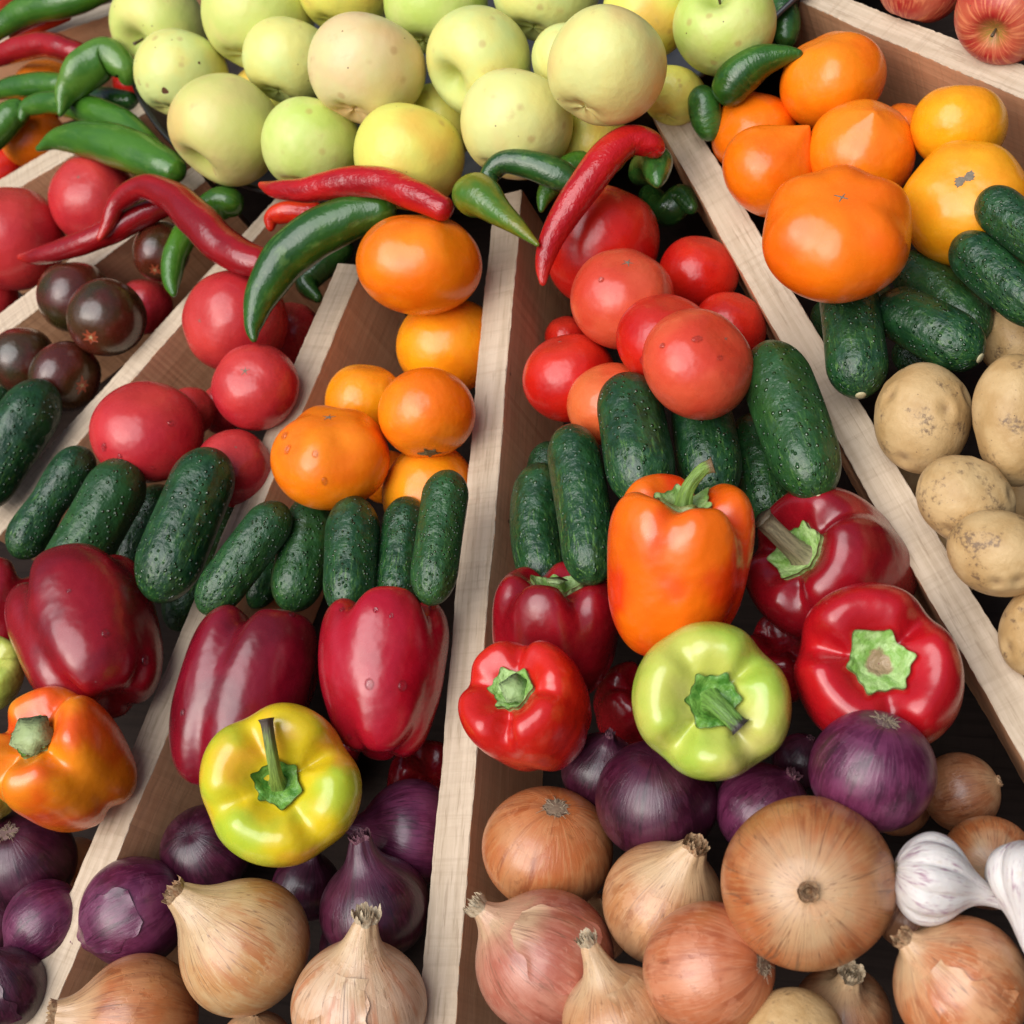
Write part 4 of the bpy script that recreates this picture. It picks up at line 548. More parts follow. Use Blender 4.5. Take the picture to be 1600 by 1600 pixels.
def m_wood(c):
    n = Nodes('bare_wood_' + c)
    x, y, z = n.sep(n.v)
    g = n.noise(6, 5, .6, v=n.comb(n.math('MULTIPLY', x, 1.3), n.math('MULTIPLY', y, 38.0), n.math('MULTIPLY', z, 38.0)), dist=.3)
    g2 = n.noise(55, 3, .6, v=n.comb(n.math('MULTIPLY', x, .55), n.math('MULTIPLY', y, 9.0), n.math('MULTIPLY', z, 9.0)))
    a, b, d = ((.58, .465, .335), (.47, .365, .25), (.28, .195, .12)) if c == 'board' else ((.78, .43, .23), (.69, .36, .185), (.46, .225, .115)) if c == 'brightened_side' else ((.022, .015, .012), (.016, .011, .009), (.01, .007, .006))
    base = n.mix(n.ramp(g, .35, .68), a, b)
    base = n.mix(n.math('MULTIPLY', n.ramp(g2, .54, .70), .5), base, d)
    # saw marks across the board
    saw = n.noise(1.0, 2, .5, v=n.comb(n.math('MULTIPLY', x, 330.0), n.math('MULTIPLY', y, 12.0), 0.0))
    base = n.mix(n.math('MULTIPLY', n.ramp(saw, .5, .72), .2), base, d)
    big = n.noise(9, 5, .62)
    base = n.mix(n.math('MULTIPLY', n.ramp(big, .54, .74), .28), base, tuple(q * .6 for q in a))
    base = n.mix(n.math('MULTIPLY', n.ramp(n.math('ADD', n.voro(14), n.math('MULTIPLY', n.noise(150, 3), .04)), .035, .05, True), .75), base, (.09, .06, .04))
    h = n.math('ADD', g, n.math('ADD', n.math('MULTIPLY', saw, .5), n.math('MULTIPLY', g2, .5)))
    return n.done(base, .62, n.bump(h, .35, .0006), spec=.3 if c != 'floor' else .05)
def m_metal():
    n = Nodes('basin_metal')
    f = n.noise(40, 4)
    return n.done(n.mix(n.ramp(f, .4, .7), (.13, .125, .12), (.07, .07, .07)), n.math('ADD', n.math('MULTIPLY', f, .2), .34), metal=1.0)

# ------------------------------------------------------------------ the setting
def box(name, x0, x1, y0, y1, z0, z1, mat, parent=None):
    V = [(x, y, z) for z in (z0, z1) for y in (y0, y1) for x in (x0, x1)]
    Fs = [(0, 2, 3, 1), (4, 5, 7, 6), (0, 1, 5, 4), (2, 6, 7, 3), (0, 4, 6, 2), (1, 3, 7, 5)]
    return mesh_obj(name, V, Fs, mat, parent, smooth=False)
fl = box('tray_floor', -1.6, 1.6, -1.6, 1.6, FLOOR_Z - .02, FLOOR_Z, material(m_wood, 'floor'))  # near-black colour holds the shade of the gaps between the produce
tag(fl, kind='structure')

def make_divider(name, a, b, w, w2, label):
    a, b = np.array(a), np.array(b); L = np.linalg.norm(b - a); d = (b - a) / L
    rs = np.random.RandomState(int(L * 1e4) % 9999)
    bv = .0006; h = -FLOOR_Z - .001
    n = 140; V = []; ph = rs.uniform(0, 6, 8)
    for i in range(n):
        x = L * i / (n - 1); hw = (w + (w2 - w) * i / (n - 1)) / 2
        prof = [(-hw, -h), (-hw, -bv), (-hw + bv * .3, -bv * .3), (-hw + bv, 0), (hw - bv, 0), (hw - bv * .3, -bv * .3), (hw, -bv), (hw, -h)]
        e = [.0004 * (math.sin(x * 31 + ph[k]) + .6 * math.sin(x * 83 + ph[(k + 3) % 8]) + .5 * rs.uniform(-1, 1)) for k in (0, 1)]
        for j, (y, z) in enumerate(prof):
            V.append((x, y + (e[0] if y < 0 else e[1]) + .0006 * math.sin(x * 9 + ph[2]), z + (.0003 * rs.uniform(-1, 1) if 0 < j < 7 else 0)))
    k = len(prof); Fs = grid_faces(n, k) + [tuple(range(k)), tuple(reversed(range((n - 1) * k, n * k)))]
    Fs = [tuple(reversed(f)) for f in Fs]
    o = mesh_obj(name, V, Fs, material(m_wood, 'board'), smooth=False)
    o.data.materials.append(material(m_wood, 'brightened_side'))      # warm brown faces, colour raised to make up for weak light there
    for f in o.data.polygons:
        if abs(f.normal.z) < .3 and abs(f.normal.y) > .9: f.material_index = 1
    o.location = a; o.rotation_euler = (0, 0, math.atan2(d[1], d[0]))
    return tag(o, label, 'wooden board', 'wooden boards fanning out from the apple basin')
for nm, a, b, w, w2, label in DIVIDERS: make_divider(nm, a, b, w, w2, label)

def make_basin():
    (cx, cy, cz), R = BASIN
    root = empty('metal_basin', (cx, cy, cz - .09))
    tag(root, 'round metal basin holding the yellow green apples, its thin rolled rim shining', 'basin')
    prof = [(0, 0), (.5, 0), (.80, .001), (.86, .006), (.90, .02), (.955, .055), (.985, .083), (.993, .089)]
    prof = catmull([(x * R, z, 0) for x, z in prof], 40)[:, :2]
    inner = [(max(0, x - .0015), z + .0015) for x, z in prof]
    rows = [(x, z) for x, z in prof] + [(x, z) for x, z in reversed(inner)]
    n = 180; th = np.linspace(0, 2 * PI, n, endpoint=False)
    V = [(x * math.cos(t), x * math.sin(t), z) for x, z in rows for t in th]
    mesh_obj('bowl', V, grid_faces(len(rows), n), material(m_metal), root)
    rv = []; m = 12
    for i in range(m):
        a = 2 * PI * i / m; rv.append((R * .995 + .0020 * math.cos(a), .090 + .0020 * math.sin(a)))
    V = [(x * math.cos(t), x * math.sin(t), z) for x, z in rv + rv[:1] for t in th]
    mesh_obj('rim', V, grid_faces(m + 1, n), material(m_metal), root)
make_basin()

# ------------------------------------------------------------------ kinds of produce
CAMV = Vector(CAM_LOC)
def to_local(root, v):
    return np.array(root.rotation_quaternion.inverted() @ Vector(v))
def surf_normal(S, ph, th):
    e = 1e-3
    p = S(np.array([ph]), np.array([th]))[0]; a = S(np.array([ph + e]), np.array([th]))[0] - p; b = S(np.array([ph]), np.array([th + e]))[0] - p
    n = np.cross(a, b); n /= np.linalg.norm(n) + 1e-12
    return p, (n if n @ p > 0 else -n)
def add_drops(root, S, R, k, seed):
    rs = random.Random(seed); view = to_local(root, (CAMV - root.location).normalized()); made = 0
    for _ in range(400):
        if made >= k: break
        ph, th = rs.uniform(.4, 2.7), rs.uniform(0, 2 * PI)
        p, nn = surf_normal(S, ph, th)
        if nn @ view < .55: continue
        r = rs.uniform(.0013, .0028)
        t = np.cross(nn, [0, 0, 1.]); t /= np.linalg.norm(t) + 1e-9; b = np.cross(nn, t)
        n1, n2 = 8, 16; V = []; st = rs.uniform(1, 1.5)
        for i in range(n1):
            a = PI * (i / (n1 - 1)); 
            for j in range(n2):
                q = 2 * PI * j / n2
                V.append(p * R + nn * (r * .55 * math.cos(a)) + t * (r * math.sin(a) * math.cos(q)) + b * (r * st * math.sin(a) * math.sin(q)))
        mesh_obj('water_drop', np.array(V), [tuple(reversed(f)) for f in grid_faces(n1, n2)], material(m_drop), root); made += 1

def tomato_S(p, seed):
    asp = p.get('asp', .88); tip = p.get('tip', 0); lob = p.get('lob', .012); rs = np.random.RandomState(seed); nl = rs.randint(4, 7); phs = rs.uniform(0, 6); cr = p.get('crease', 0)
    def S(ph, th):
        x = np.sin(ph) ** .96; ct = np.cos(ph)
        lm = lob * (np.cos(nl * th + phs) + .5 * np.cos((nl - 2) * th + 2 * phs)) * np.exp(-(ph / 1.15) ** 2) * 2.2
        r = x * (1 + lm)
        z = asp * ct
        z = np.where(ct > 0, z - .07 * np.exp(-(ph / .40) ** 2) * (0 if tip else 1) + tip * np.exp(-(ph / .30) ** 1.25), z)
        if tip: z = z * 1.0
        if cr:
            d = np.angle(np.exp(1j * (th - 1.2))); g = np.exp(-(d / .10) ** 2) * np.exp(-((ph - .7) / .8) ** 2); r = r * (1 - .07 * g); z = z * (1 - .05 * g)
        P = np.stack([r * np.cos(th), r * np.sin(th), z], -1)
        return P * (1 + .018 * lump(P, seed, 2.2)[:, None])
    return S
def pole_patch(S, name, R, outline, mat, parent, top=True, lift=.004, crinkle=0, nr=8, na=48, curl=0, seed=0, phi_of=None):
    """thin sheet lying on the surface round its pole; outline(theta) gives its radius in polar angle"""
    rs = np.random.RandomState(seed); V = []; E = []
    for i in range(nr):
        for j in range(na):
            th = 2 * PI * j / na; f = i / (nr - 1)
            ph = max(1e-3, outline(th) * f); ph = ph if top else PI - ph
            V.append((ph, th)); E.append(f)
    V = np.array(V); Pm = S(V[:, 0], V[:, 1])
    c = Pm[:na].mean(0); n0 = c / np.linalg.norm(c)
    E = np.array(E)
    up = np.outer(lift + curl * E ** 3 + crinkle * (lump(Pm * 1.0, seed, 14) * .5 + .5) * (1 - E ** 4) + 0 * E, n0)
    Q = (Pm + up) * R
    under = Q - n0 * (.012 * R) * 1.0
    under = (Pm * R) - n0 * (.01 * R)
    allv = np.vstack([Q, under]); n = len(Q)
    Fs = grid_faces(nr, na) + [tuple(reversed(f)) for f in grid_faces(nr, na, off=n)]
    o = (nr - 1) * na
    Fs += [(o + j, n + o + j, n + o + (j + 1) % na, o + (j + 1) % na) for j in range(na)]
    if top: Fs = [tuple(reversed(f)) for f in Fs]
    Fs = [tuple(reversed(f)) for f in Fs]
    return mesh_obj(name, allv, Fs, mat, parent, lc=allv / R, extra=dict(edge=np.concatenate([E, E])))
def star(k, r0, r1, seed, sharp=2.0):
    rs = np.random.RandomState(seed); am = rs.uniform(.75, 1.25, 12); jit = rs.uniform(-.2, .2, 12)
    def f(th):
        best = r0
        for i in range(k):
            d = abs(math.atan2(math.sin(th - 2 * PI * i / k - jit[i]), math.cos(th - 2 * PI * i / k - jit[i])))
            best = max(best, r0 + (r1 * am[i] - r0) * max(0, 1 - d / .32) ** sharp)
        return best
    return f
def build_tomato(root, R, p, c, seed):
    S = tomato_S(p, seed)
    V, Fs = polar(S, 90, 110)
    mesh_obj('body', V * R, Fs, material(m_tomato, c), root, lc=V)
    sc = p.get('scar', 0)
    cork = material(m_flat, 'corky_scar', (.16, .13, .09), .8)
    if sc in (1,): pole_patch(S, 'blossom_scar', R, star(4, .012, .055, seed), cork, root, lift=.003)
    if sc == 2: pole_patch(S, 'stalk_scar', R, star(5, .03, .12, seed), cork, root, lift=.003, crinkle=.006)
    if sc == 3: pole_patch(S, 'stalk_scar', R, star(5, .12, .25, seed, 1.3), material(m_flat, 'dry_stalk_scar', (.12, .10, .04), .8), root, lift=.02, crinkle=.03)
    if sc == 4: pole_patch(S, 'blossom_scar', R, star(4, .018, .12, seed, 1.6), cork, root, lift=.003, crinkle=.006)
    if sc == 5:
        pole_patch(S, 'blossom_scar', R, lambda t: .045 + .12 * abs(math.cos(t + 2.4)) ** 3 + .035 * math.sin(7 * t) * math.sin(11 * t + 1), cork, root, lift=.003, crinkle=.008)
    if p.get('star'):
        pole_patch(S, 'blossom_halo', R, star(7, .12, .26, seed, 1.2), material(m_flat, 'pale_halo', (.26, .05, .018), .3), root, lift=.002)
        pole_patch(S, 'blossom_scar', R, star(5, .022, .09, seed, 1.5), material(m_flat, 'pale_star', (.42, .34, .16), .6), root, lift=.006)
    if p.get('drops'): add_drops(root, S, R, p['drops'], seed)
def build_apple(root, R, p, c, seed):
    rs = np.random.RandomState(seed); ph5 = rs.uniform(0, 6); asp = rs.uniform(.86, .95); lp = .055 if p.get('lump') else .028
    def S(ph, th):
        x = np.sin(ph) ** .94 * (1 + .07 * np.cos(ph)); ct = np.cos(ph)
        k = np.cos(5 * th + ph5)
        z = asp * ct - .36 * np.exp(-(ph / .30) ** 1.6) * (ct > 0) + (.20 - .03 * k) * np.exp(-((PI - ph) / .34) ** 2)
        x = x * (1 + (.035 if p.get('lump') else .015) * k * np.exp(-((PI - ph) / 1.1) ** 2))
        P = np.stack([x * np.cos(th), x * np.sin(th), z], -1)
        return P * (1 + lp * lump(P, seed, 1.9 if lp < .05 else 2.6)[:, None] * (.6 if lp < .05 else .8))
    V, Fs = polar(S, 90, 100)
    mesh_obj('body', V * R, Fs, material(m_apple, c), root, lc=V)
    if p.get('stem'):
        b = S(np.array([.001]), np.array([0.]))[0] * R
        P = catmull([b, b + np.array([.01, .0, .14]) * R, b + np.array([.04, .02, .30]) * R], 12)
        Vt, Ft, L = tube(P, np.linspace(.022, .038, 12) * R, 10); mesh_obj('stalk', Vt, Ft, material(m_flat, 'apple_stalk', (.09, .06, .03), .7), root, lc=L)
    if p.get('bruise'):
        view = to_local(root, (CAMV - root.location).normalized())
        for off, rr in (((-.42, -.42), .075), ((.42, .30), .03)):
            q = Quaternion(root.rotation_quaternion); rt = np.array(CAM_ROT) @ np.array([1, 0, 0]); up = np.array(CAM_ROT) @ np.array([0, 1, 0])
            d = view + to_local(root, Vector(rt)) * off[0] + to_local(root, Vector(up)) * off[1]; d /= np.linalg.norm(d)
            t = np.cross(d, [.3, .2, 1]); t /= np.linalg.norm(t); b = np.cross(d, t); nr, na = 5, 20; Vp = []
            for sh in (1.002, .97):
                for i in range(nr):
                    for j in range(na):
                        a = 2 * PI * j / na; f = rr * i / (nr - 1) * (1 + .12 * math.sin(3 * a + seed)); w = d + (t * math.cos(a) + b * math.sin(a)) * f; w /= np.linalg.norm(w)
                        ph, th = math.acos(max(-1, min(1, w[2]))), math.atan2(w[1], w[0])
                        Vp.append(S(np.array([ph]), np.array([th]))[0] * sh * R)
            n = nr * na; o = (nr - 1) * na
            Fp = grid_faces(nr, na) + [tuple(reversed(f)) for f in grid_faces(nr, na, off=n)] + [(o + j, n + o + j, n + o + (j + 1) % na, o + (j + 1) % na) for j in range(na)]
            mesh_obj('bruise', np.array(Vp), [tuple(reversed(f)) for f in Fp], material(m_flat, 'bruise_brown', (.10, .035, .012), .5), root)
def pepper_S(p, seed):
    rs = np.random.RandomState(seed); n = p.get('n', 4); asp = p.get('asp', 1); e = .72; taper = p.get('taper', .15); dg = p.get('deep', .17)
    ths = [2 * PI * k / n + rs.uniform(-.18, .18) for k in range(n)]; dep = rs.uniform(.6, 1.35, n); hs = rs.uniform(-.09, .09, n)
    def S(ph, th):
        s, ct0 = np.sin(ph), np.cos(ph)
        rho = np.abs(s) ** e; ct = np.sign(ct0) * np.abs(ct0) ** e
        g = 0; hh = 0
        for k in range(n):
            d = np.angle(np.exp(1j * (th - ths[k]))); g = g + dep[k] * np.exp(-(d / .26) ** 2)
            d2 = np.angle(np.exp(1j * (th - ths[k] - PI / n))); hh = hh + hs[k] * np.exp(-(d2 / .5) ** 2)
        up = .5 + .5 * ct
        r = rho * (1 - taper * (1 - ct) / 2 - .05 * (1 - up) ** 2) * (1 - dg * g * (.35 + .65 * np.abs(ct) ** 1.2) * (1 - .35 * (1 - up)))
        z = asp * ct
        top = ct > 0; wt = np.clip(np.abs(ct) / .45, 0, 1); wt = wt * wt * (3 - 2 * wt)
        z = z + wt * np.where(top, -(.50) * np.exp(-(rho / .50) ** 2.4) - .22 * g * np.exp(-((rho - .65) / .35) ** 2) * np.minimum(1, rho * 2) + hh * rho, .24 * np.exp(-(rho / .42) ** 2) + .14 * g * rho * np.exp(-((rho - .6) / .3) ** 2) - hh * rho)
        P = np.stack([r * np.cos(th), r * np.sin(th), z], -1)
        return P * (1 + .030 * lump(P, seed, 2.4)[:, None] + .007 * lump(P, seed + 5, 7)[:, None])
    return S
def build_pepper(root, R, p, c, seed):
    S = pepper_S(p, seed)
    V, Fs = polar(S, 130, 150)
    V[-2:] = V[-2:]
    mesh_obj('body', V * R, Fs, material(m_pepper, c), root, lc=V)
    st = p.get('stem')
    if st:
        rs = np.random.RandomState(seed); k = 6; big = {'scarcap': .335, 'short': .26, 'stub': .31, 'none': .34, 'tall': .27, 'dark': .31}.get(st, .34)
        # outline in polar angle; rho = sin(phi)^.72
        memo = {}
        def ol(t):
            if t in memo: return memo[t]
            rho = big * (.94 + .20 * abs(math.cos(k * t / 2 + seed)) ** 7 + .06 * math.sin(2 * t + seed) + .04 * math.sin(3 * t + 2 * seed) + .02 * math.sin(13 * t + seed))
            lo, hi = .02, 1.35
            for _ in range(14):      # polar angle at which the grooved surface reaches that radius
                md = (lo + hi) / 2; q = S(np.array([md]), np.array([t]))[0]
                if math.hypot(q[0], q[1]) < rho: lo = md
                else: hi = md
            memo[t] = lo
            return lo
        pole_patch(S, 'calyx', R, ol, material(m_calyx, 'scar' if st == 'scarcap' else ('deep' if st in ('tall', 'dark') else 'pale')), root, lift=.02, crinkle=.085 if st in ('tall', 'dark') else .055, nr=16, na=90, curl=.05, seed=seed)
        c0 = S(np.array([.001]), np.array([0.]))[0] * R
        c0 = c0 + np.array([0, 0, .03]) * R
        if 'sv' in p:
            d = to_local(root, p['sv'][:3]) * p['sv'][3] * R; w = p['sv'][4] * R; kk = p['sv'][5]
            zl = np.array([0, 0, 1.]) * np.linalg.norm(d)
            P = catmull([c0 - zl * .05, c0 + zl * .18 * kk + d * .12, c0 + d * .55 + zl * .16 * kk, c0 + d * .85 + zl * .06 * kk, c0 + d], 26)
            t = np.linspace(0, 1, 26)
            rr = w * (1 + 1.1 * np.exp(-(t / .12)) + .35 * np.exp(-((1 - t) / .10)))
            ridg = lambda s_, q: 1 + .10 * np.cos(5 * q + 2 * s_) + .04 * np.cos(9 * q)
            Vt, Ft, L = tube(P, rr, 24, ridg); mesh_obj('stalk', Vt, Ft, material(m_stem, st), root, lc=L)
    if p.get('drops'): add_drops(root, S, R, p['drops'], seed)
def build_onion(root, R, p, c, seed, garlic=False):
    rs = np.random.RandomState(seed); asp = p.get('asp', .92); nh = p.get('neck', .12); nr = p.get('nr', .12); bend = p.get('bend', .1); ba = rs.uniform(0, 6)
    xn = (.16 if nh < .45 and nr > .16 else .115) if not garlic else .17
    ph0 = math.asin(nr); ncl = 9; rph = rs.uniform(0, 6)
    def S(ph, th):
        s = np.sin(ph); ct = np.cos(ph)
        x = s ** (1.04 if nh > .3 else .96)
        z = asp * ct
        nk = np.where(ct > 0, np.exp(-np.maximum(0, x - nr) / xn), 0)
        z = z + nh * nk - (.10 if nh < .2 else 0) * np.where(ct > 0, np.exp(-(x / .22) ** 2), 0)
        z = z + .05 * np.exp(-((PI - ph) / .22) ** 2) * (ct < 0)
        x = x * (1 + .05 * nk * np.cos(5 * th + rph) + .03 * nk * np.cos(9 * th))
        if garlic:
            cl = np.abs(np.cos(ncl * th / 2 + rph)); x = x * (1 - .15 * (1 - cl ** .6) * np.clip(s * 1.2, 0, 1) * (1 - nk)); z = z - .10 * (ct < 0) * (1 - cl) * s
            z = z * np.where(ct < 0, .82, 1)
        P = np.stack([x * np.cos(th), x * np.sin(th), z], -1)
        P = P * (1 + .020 * lump(P, seed, 2.2)[:, None] * (1 - nk)[:, None])
        P[:, 0] += bend * math.cos(ba) * nk ** 2 * nh; P[:, 1] += bend * math.sin(ba) * nk ** 2 * nh
        return P
    V, Fs = polar(S, 100, 120, p0=PI, p1=ph0, pw=1.0, cap0=True, cap1=False)
    Fs = [tuple(reversed(f)) for f in Fs]
    mat = material(m_garlic) if garlic else material(m_onion, c)
    rim = S(np.full(48, ph0), np.linspace(0, 2 * PI, 48, endpoint=False))
    mesh_obj('bulb', V * R, Fs, mat, root, lc=V)
    # neck end: nested papery rings round a dark opening
    cen = rim.mean(0); n = 48
    husk = material(m_husk, 'pur' if c.startswith('pur') else ('pale' if garlic or p.get('fray') else 'brown'))
    VV = []; FF = []
    rings = 3 if not garlic else 2
    for k in range(rings):
        f = 1.0 - .27 * k; off = len(VV)
        L = (.10 + .05 * k * 0) * (1.7 if p.get('fray') else 1.0) * (.55 if nh < .2 else 1)
        if garlic: L = .05
        for i in range(5):
            for j in range(n):
                th = 2 * PI * j / n; b = cen + (rim[j] - cen) * f * (1 + .05 * math.sin(4 * th + k * 2 + seed))
                jag = .6 + .4 * math.sin(3 * th + k * 1.7 + seed) * math.sin(7 * th + seed) + (.5 * rs.rand() if i == 4 else 0)
                u = i / 4
                out = (rim[j] - cen) / nr * (.09 * u * u * (1 if p.get('fray') else .35) * nr * 4) 
                VV.append(b + np.array([0, 0, -.04]) + np.array([0, 0, (L * jag + .04) * u]) + out * (1 if k == 0 else -.2))
        FF += grid_faces(5, n, off=off)
    off = len(VV)
    for i in range(4):
        for j in range(n):
            VV.append(cen + (rim[j] - cen) * (.42 * (1 - i / 3.) + .001) + np.array([0, 0, -.05 + .02 * i]))
    FF += grid_faces(4, n, off=off)
    for k in range(rings):   # annular floor between rings
        pass
    off = len(VV)
    for i in range(3):
        for j in range(n):
            VV.append(cen + (rim[j] - cen) * (1.0 - .3 * i) + np.array([0, 0, -.03 - .01 * i]))
    FF += grid_faces(3, n, off=off)
    VV = np.array(VV); mesh_obj('neck_tip', VV * R, FF, husk, root, lc=VV * 3)
    if p.get('cut'):
        q = np.vstack([cen + (rim - cen) * .62 + [0, 0, .05], [cen + [0, 0, .055]]])
        mesh_obj('cut_core', q * R, [(48, j, (j + 1) % 48) for j in range(48)], material(m_flat, 'pale_core', (.50, .48, .20), .6), root)
    if p.get('root') or garlic:
        VV = []; FF = []; b0 = S(np.array([PI - .001]), np.array([0.]))[0]
        m = 60 if not garlic else 26
        for k in range(m):
            a = rs.uniform(0, 2 * PI); r0 = .13 * math.sqrt(rs.rand()); ln = rs.uniform(.05, .17); spread = rs.uniform(.2, 1.4)
            b = b0 + np.array([r0 * math.cos(a), r0 * math.sin(a), .03]); d = np.array([math.cos(a) * spread, math.sin(a) * spread, -1.]); d /= np.linalg.norm(d)
            c2 = b + d * ln * .6; c3 = c2 + np.array([math.cos(a), math.sin(a), rs.uniform(-.4, .4)]) * ln * .6 + rs.normal(size=3) * .02
            P = catmull([b, c2, c3], 6); Vt, Ft, _ = tube(P, np.linspace(.012, .003, 6), 4); o = len(VV)
            VV += Vt.tolist(); FF += [tuple(i + o for i in f) for f in Ft]
        VV = np.array(VV); mesh_obj('root_tuft', VV * R, FF, material(m_flat, 'dry_roots', (.26, .20, .13), .8), root, lc=VV)
        plate = lambda t: .17 + .02 * math.sin(7 * t)
        pole_patch(S, 'root_plate', R, plate, material(m_flat, 'root_plate', (.20, .14, .09) if not c.startswith('pur') else (.16, .10, .09), .8), root, top=False, lift=.012, crinkle=.03, seed=seed)
    if p.get('flake') or (p.get('fray') and not garlic):
        # loose papery skin: a thin torn sheet standing a little off the bulb
        view = to_local(root, (CAMV - root.location).normalized()); th0 = math.atan2(view[1], view[0]) + rs.uniform(-.9, .9); VV = []
        na, nb = 26, 26
        for i in range(na):
            for j in range(nb):
                u, v = i / (na - 1), j / (nb - 1)
                ph = .55 + 1.25 * u; w = .50 * (1 + .25 * math.sin(5 * u + seed) + .12 * math.sin(17 * u + seed)); th = th0 + (v - .5) * 2 * w
                P = S(np.array([ph]), np.array([th]))[0]; ed = min(u, 1 - u, v, 1 - v) * 5; l = 1.006 + .030 * max(0, 1 - ed) ** 2 * (.6 + .6 * math.sin(9 * u + 7 * v + seed))
                VV.append(P * l)
        VV = np.array(VV); mesh_obj('loose_skin', VV * R, grid_faces(na, nb, close=False), mat, root, lc=VV * np.array([1, 1, .96]) + .15)
def build_potato(root, R, p, seed):
    rs = np.random.RandomState(seed); asp = p.get('asp', 1.1); w2 = rs.uniform(.88, .98)
    E = rs.normal(size=(9, 3)); E /= np.linalg.norm(E, axis=1)[:, None]
    def S(ph, th):
        D = np.stack([np.sin(ph) * np.cos(th), np.sin(ph) * np.sin(th), np.cos(ph)], -1)
        k = 1 + .045 * lump(D, seed, 2.0) + .012 * lump(D, seed + 3, 6)
        for e in E:
            d = np.linalg.norm(D - e, axis=1); k = k - .055 * np.exp(-(d / .14) ** 2) + .018 * np.exp(-((d - .26) / .1) ** 2)
        return D * k[:, None] * np.array([1, w2, asp])
    V, Fs = polar(S, 100, 110)
    D = V / np.array([1, w2, asp]); D /= np.linalg.norm(D, axis=1)[:, None]
    eye = np.zeros(len(V))
    for e in E: eye = np.maximum(eye, np.exp(-(np.linalg.norm(D - e, axis=1) / .07) ** 2))
    o = mesh_obj('potato', V * R, Fs, material(m_potato), None, lc=V, extra=dict(eye=eye))
    return o
def build_cucumber(P, R, p, seed):
    R = R * .925
    P = np.array(P); c = P.mean(0); P = catmull(P - c, 120)
    s = np.concatenate([[0], np.cumsum(np.linalg.norm(np.diff(P, axis=0), axis=1))]); L = s[-1]
    s2 = L * (.5 - .5 * np.cos(np.linspace(0, PI, 120))) * .9985 + L * .0007
    P = np.stack([np.interp(s2, s, P[:, k]) for k in range(3)], -1); s = s2
    rs = np.random.RandomState(seed); ra, rb = rs.uniform(1.15, 1.5), rs.uniform(1.25, 1.8)
    def endr(d, k): q = np.clip(d / (R * k), 0, 1); return np.sqrt(1 - (1 - q) ** 2.0)
    r = R * endr(s, ra) * endr(L - s, rb) * (1 + .02 * np.sin(s / L * 7 + seed)) * (1 - p.get('waist', 0) * np.exp(-((s / L - .52) / .16) ** 2))
    fn = lambda S_, T_: 1 + .018 * np.cos(3 * T_ + seed) + .010 * np.cos(7 * T_ + 3 * S_ + seed) + .012 * np.sin(9 * S_ + 2 * T_ + seed)
    V, Fs, LC = tube(P, r, 64, fn)
    zz = LC[:, 2].copy(); LC = LC * 1.0; nn = len(s)
    for i in range(nn): LC[i * 64:(i + 1) * 64, 2] = s[i] / R; LC[i * 64:(i + 1) * 64, :2] *= r[i] / R
    LC[-2] = (0, 0, 0); LC[-1] = (0, 0, L / R)
    root = empty('cucumber', c)
    root.rotation_mode = 'QUATERNION'
    mesh_obj('body', V, Fs, material(m_cucumber, 'smooth' if p.get('smooth') else 'warty'), root, lc=LC)
    if p.get('scarend'):
        e = P[-1]; d = P[-1] - P[-6]; d /= np.linalg.norm(d); up = np.array([0, 0, 1.]); 
        Q = np.array([e - d * .0012 + up * .0, e + d * .0003, e + d * .0008])
        Vt, Ft, L2 = tube(Q, [.0032, .0030, .0014], 16); mesh_obj('blossom_scar', Vt, Ft, material(m_flat, 'pale_end', (.42, .36, .2), .6), root)
    return root
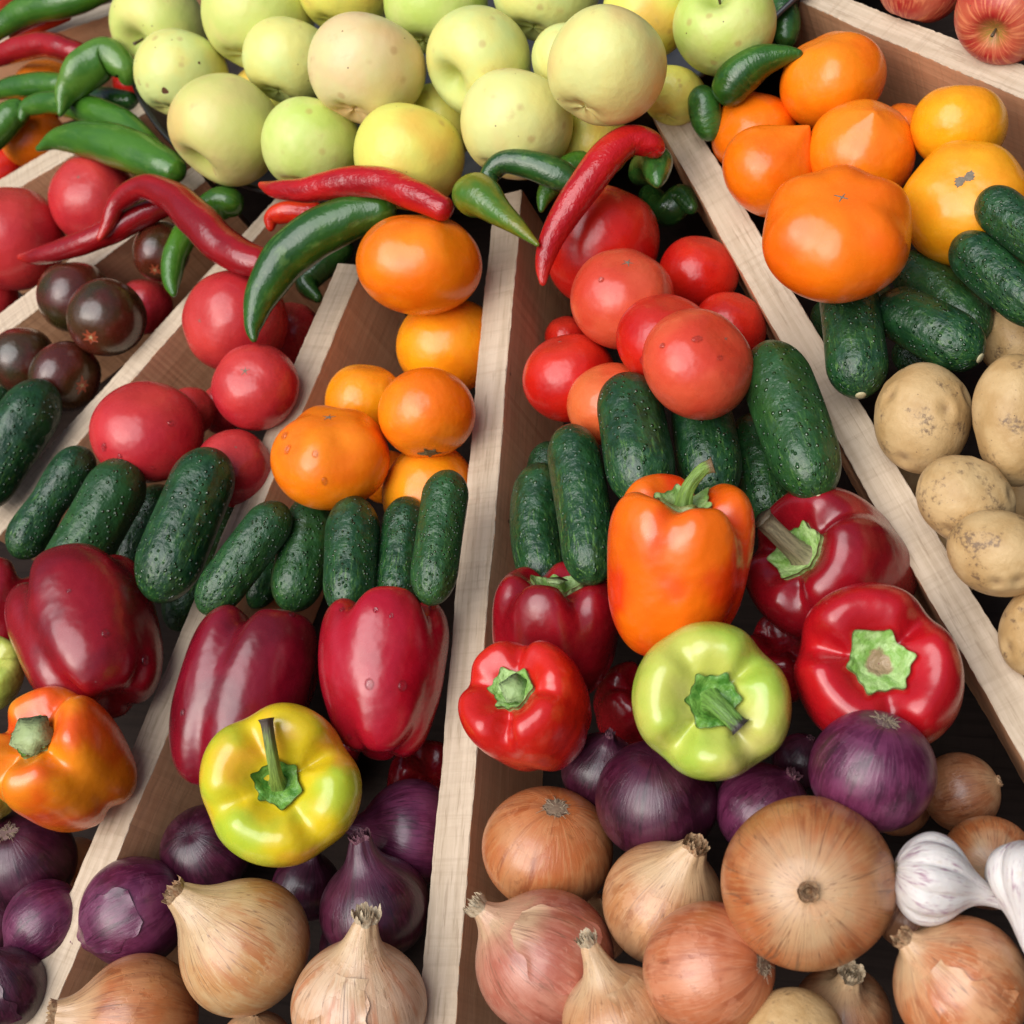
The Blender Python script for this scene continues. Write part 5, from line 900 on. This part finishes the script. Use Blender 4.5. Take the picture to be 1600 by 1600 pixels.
def build_chilli(P, Rr, p, c, seed):
    P = np.array(P); cc = P.mean(0); n = 110
    Q = catmull(P - cc, n); q = catmull(np.stack([Rr, Rr, Rr], -1), n)[:, 0]
    s = np.concatenate([[0], np.cumsum(np.linalg.norm(np.diff(Q, axis=0), axis=1))]); L = s[-1]
    q = np.maximum(q, .0004)
    e = np.clip((L - s) / (q[-1] * .9), 0, 1); q = q * np.sqrt(1 - (1 - e) ** 2 + 1e-4)
    e = np.clip(s / (q[0] * 1.0 + .0004), 0, 1); q = q * np.sqrt(1 - (1 - e) ** 2 + 1e-4)
    w = .07 if p.get('wr') else (.04 if c.startswith('red') else .025)
    fn = lambda S_, T_: 1 + w * np.cos(2 * T_ + seed + 2 * S_) + w * .5 * np.sin(L * 220 * S_ + 2 * np.sin(T_ + seed)) + w * .5 * np.cos(3 * T_ + 5 * S_)
    V, Fs, LC = tube(Q, q, 40, fn)
    root = empty('chilli_pepper', cc); root.rotation_mode = 'QUATERNION'
    mesh_obj('body', V, Fs, material(m_chilli, c), root, lc=LC)
    if not p.get('stalk'): return root
    # green cap and short stalk at the thick end
    d = Q[-1] - Q[-8]; d /= np.linalg.norm(d); r = Rr[-1]
    T = np.array([Q[-1] - d * r * .55, Q[-1] - d * r * .1, Q[-1] + d * r * .25, Q[-1] + d * r * .8, Q[-1] + d * r * 1.5])
    Vt, Ft, L2 = tube(catmull(T, 14), catmull(np.outer([r * .80, r * .72, r * .35, r * .22, r * .24], [1, 1, 1]), 14)[:, 0], 16)
    mesh_obj('stalk', Vt, Ft, material(m_stem, 'chilli'), root, lc=L2)
    return root

CATS = dict(tomato='tomato', apple='apple', pepper='bell pepper', onion='onion', garlic='garlic', potato='potato', cuc='cucumber', chilli='chilli pepper')
NAMES = dict(tomato='tomato', apple='apple', pepper='bell_pepper', onion='onion', garlic='garlic_bulb')
for i, (kind, label, group, geo, p) in enumerate(THINGS):
    seed = 100 + i * 7; c = p.get('c', 'x')
    if kind == 'cuc': o = build_cucumber(geo[0], geo[1], p, seed)
    elif kind == 'chilli': o = build_chilli(geo[0], geo[1], p, c, seed)
    else:
        loc, quat, R = geo
        if kind == 'potato':
            o = build_potato(None, R, p, seed); o.location = loc; o.rotation_mode = 'QUATERNION'; o.rotation_quaternion = quat
        else:
            o = empty(NAMES[kind], loc, quat)
            if kind == 'tomato': build_tomato(o, R, p, c, seed)
            elif kind == 'apple': build_apple(o, R, p, c, seed)
            elif kind == 'pepper': build_pepper(o, R, p, c, seed)
            elif kind == 'onion': build_onion(o, R, p, c, seed)
            elif kind == 'garlic': build_onion(o, R, dict(asp=p.get('asp', .88), neck=.82, nr=.12, bend=.25), 'garlic', seed, garlic=True)
    tag(o, label, CATS[kind], group)
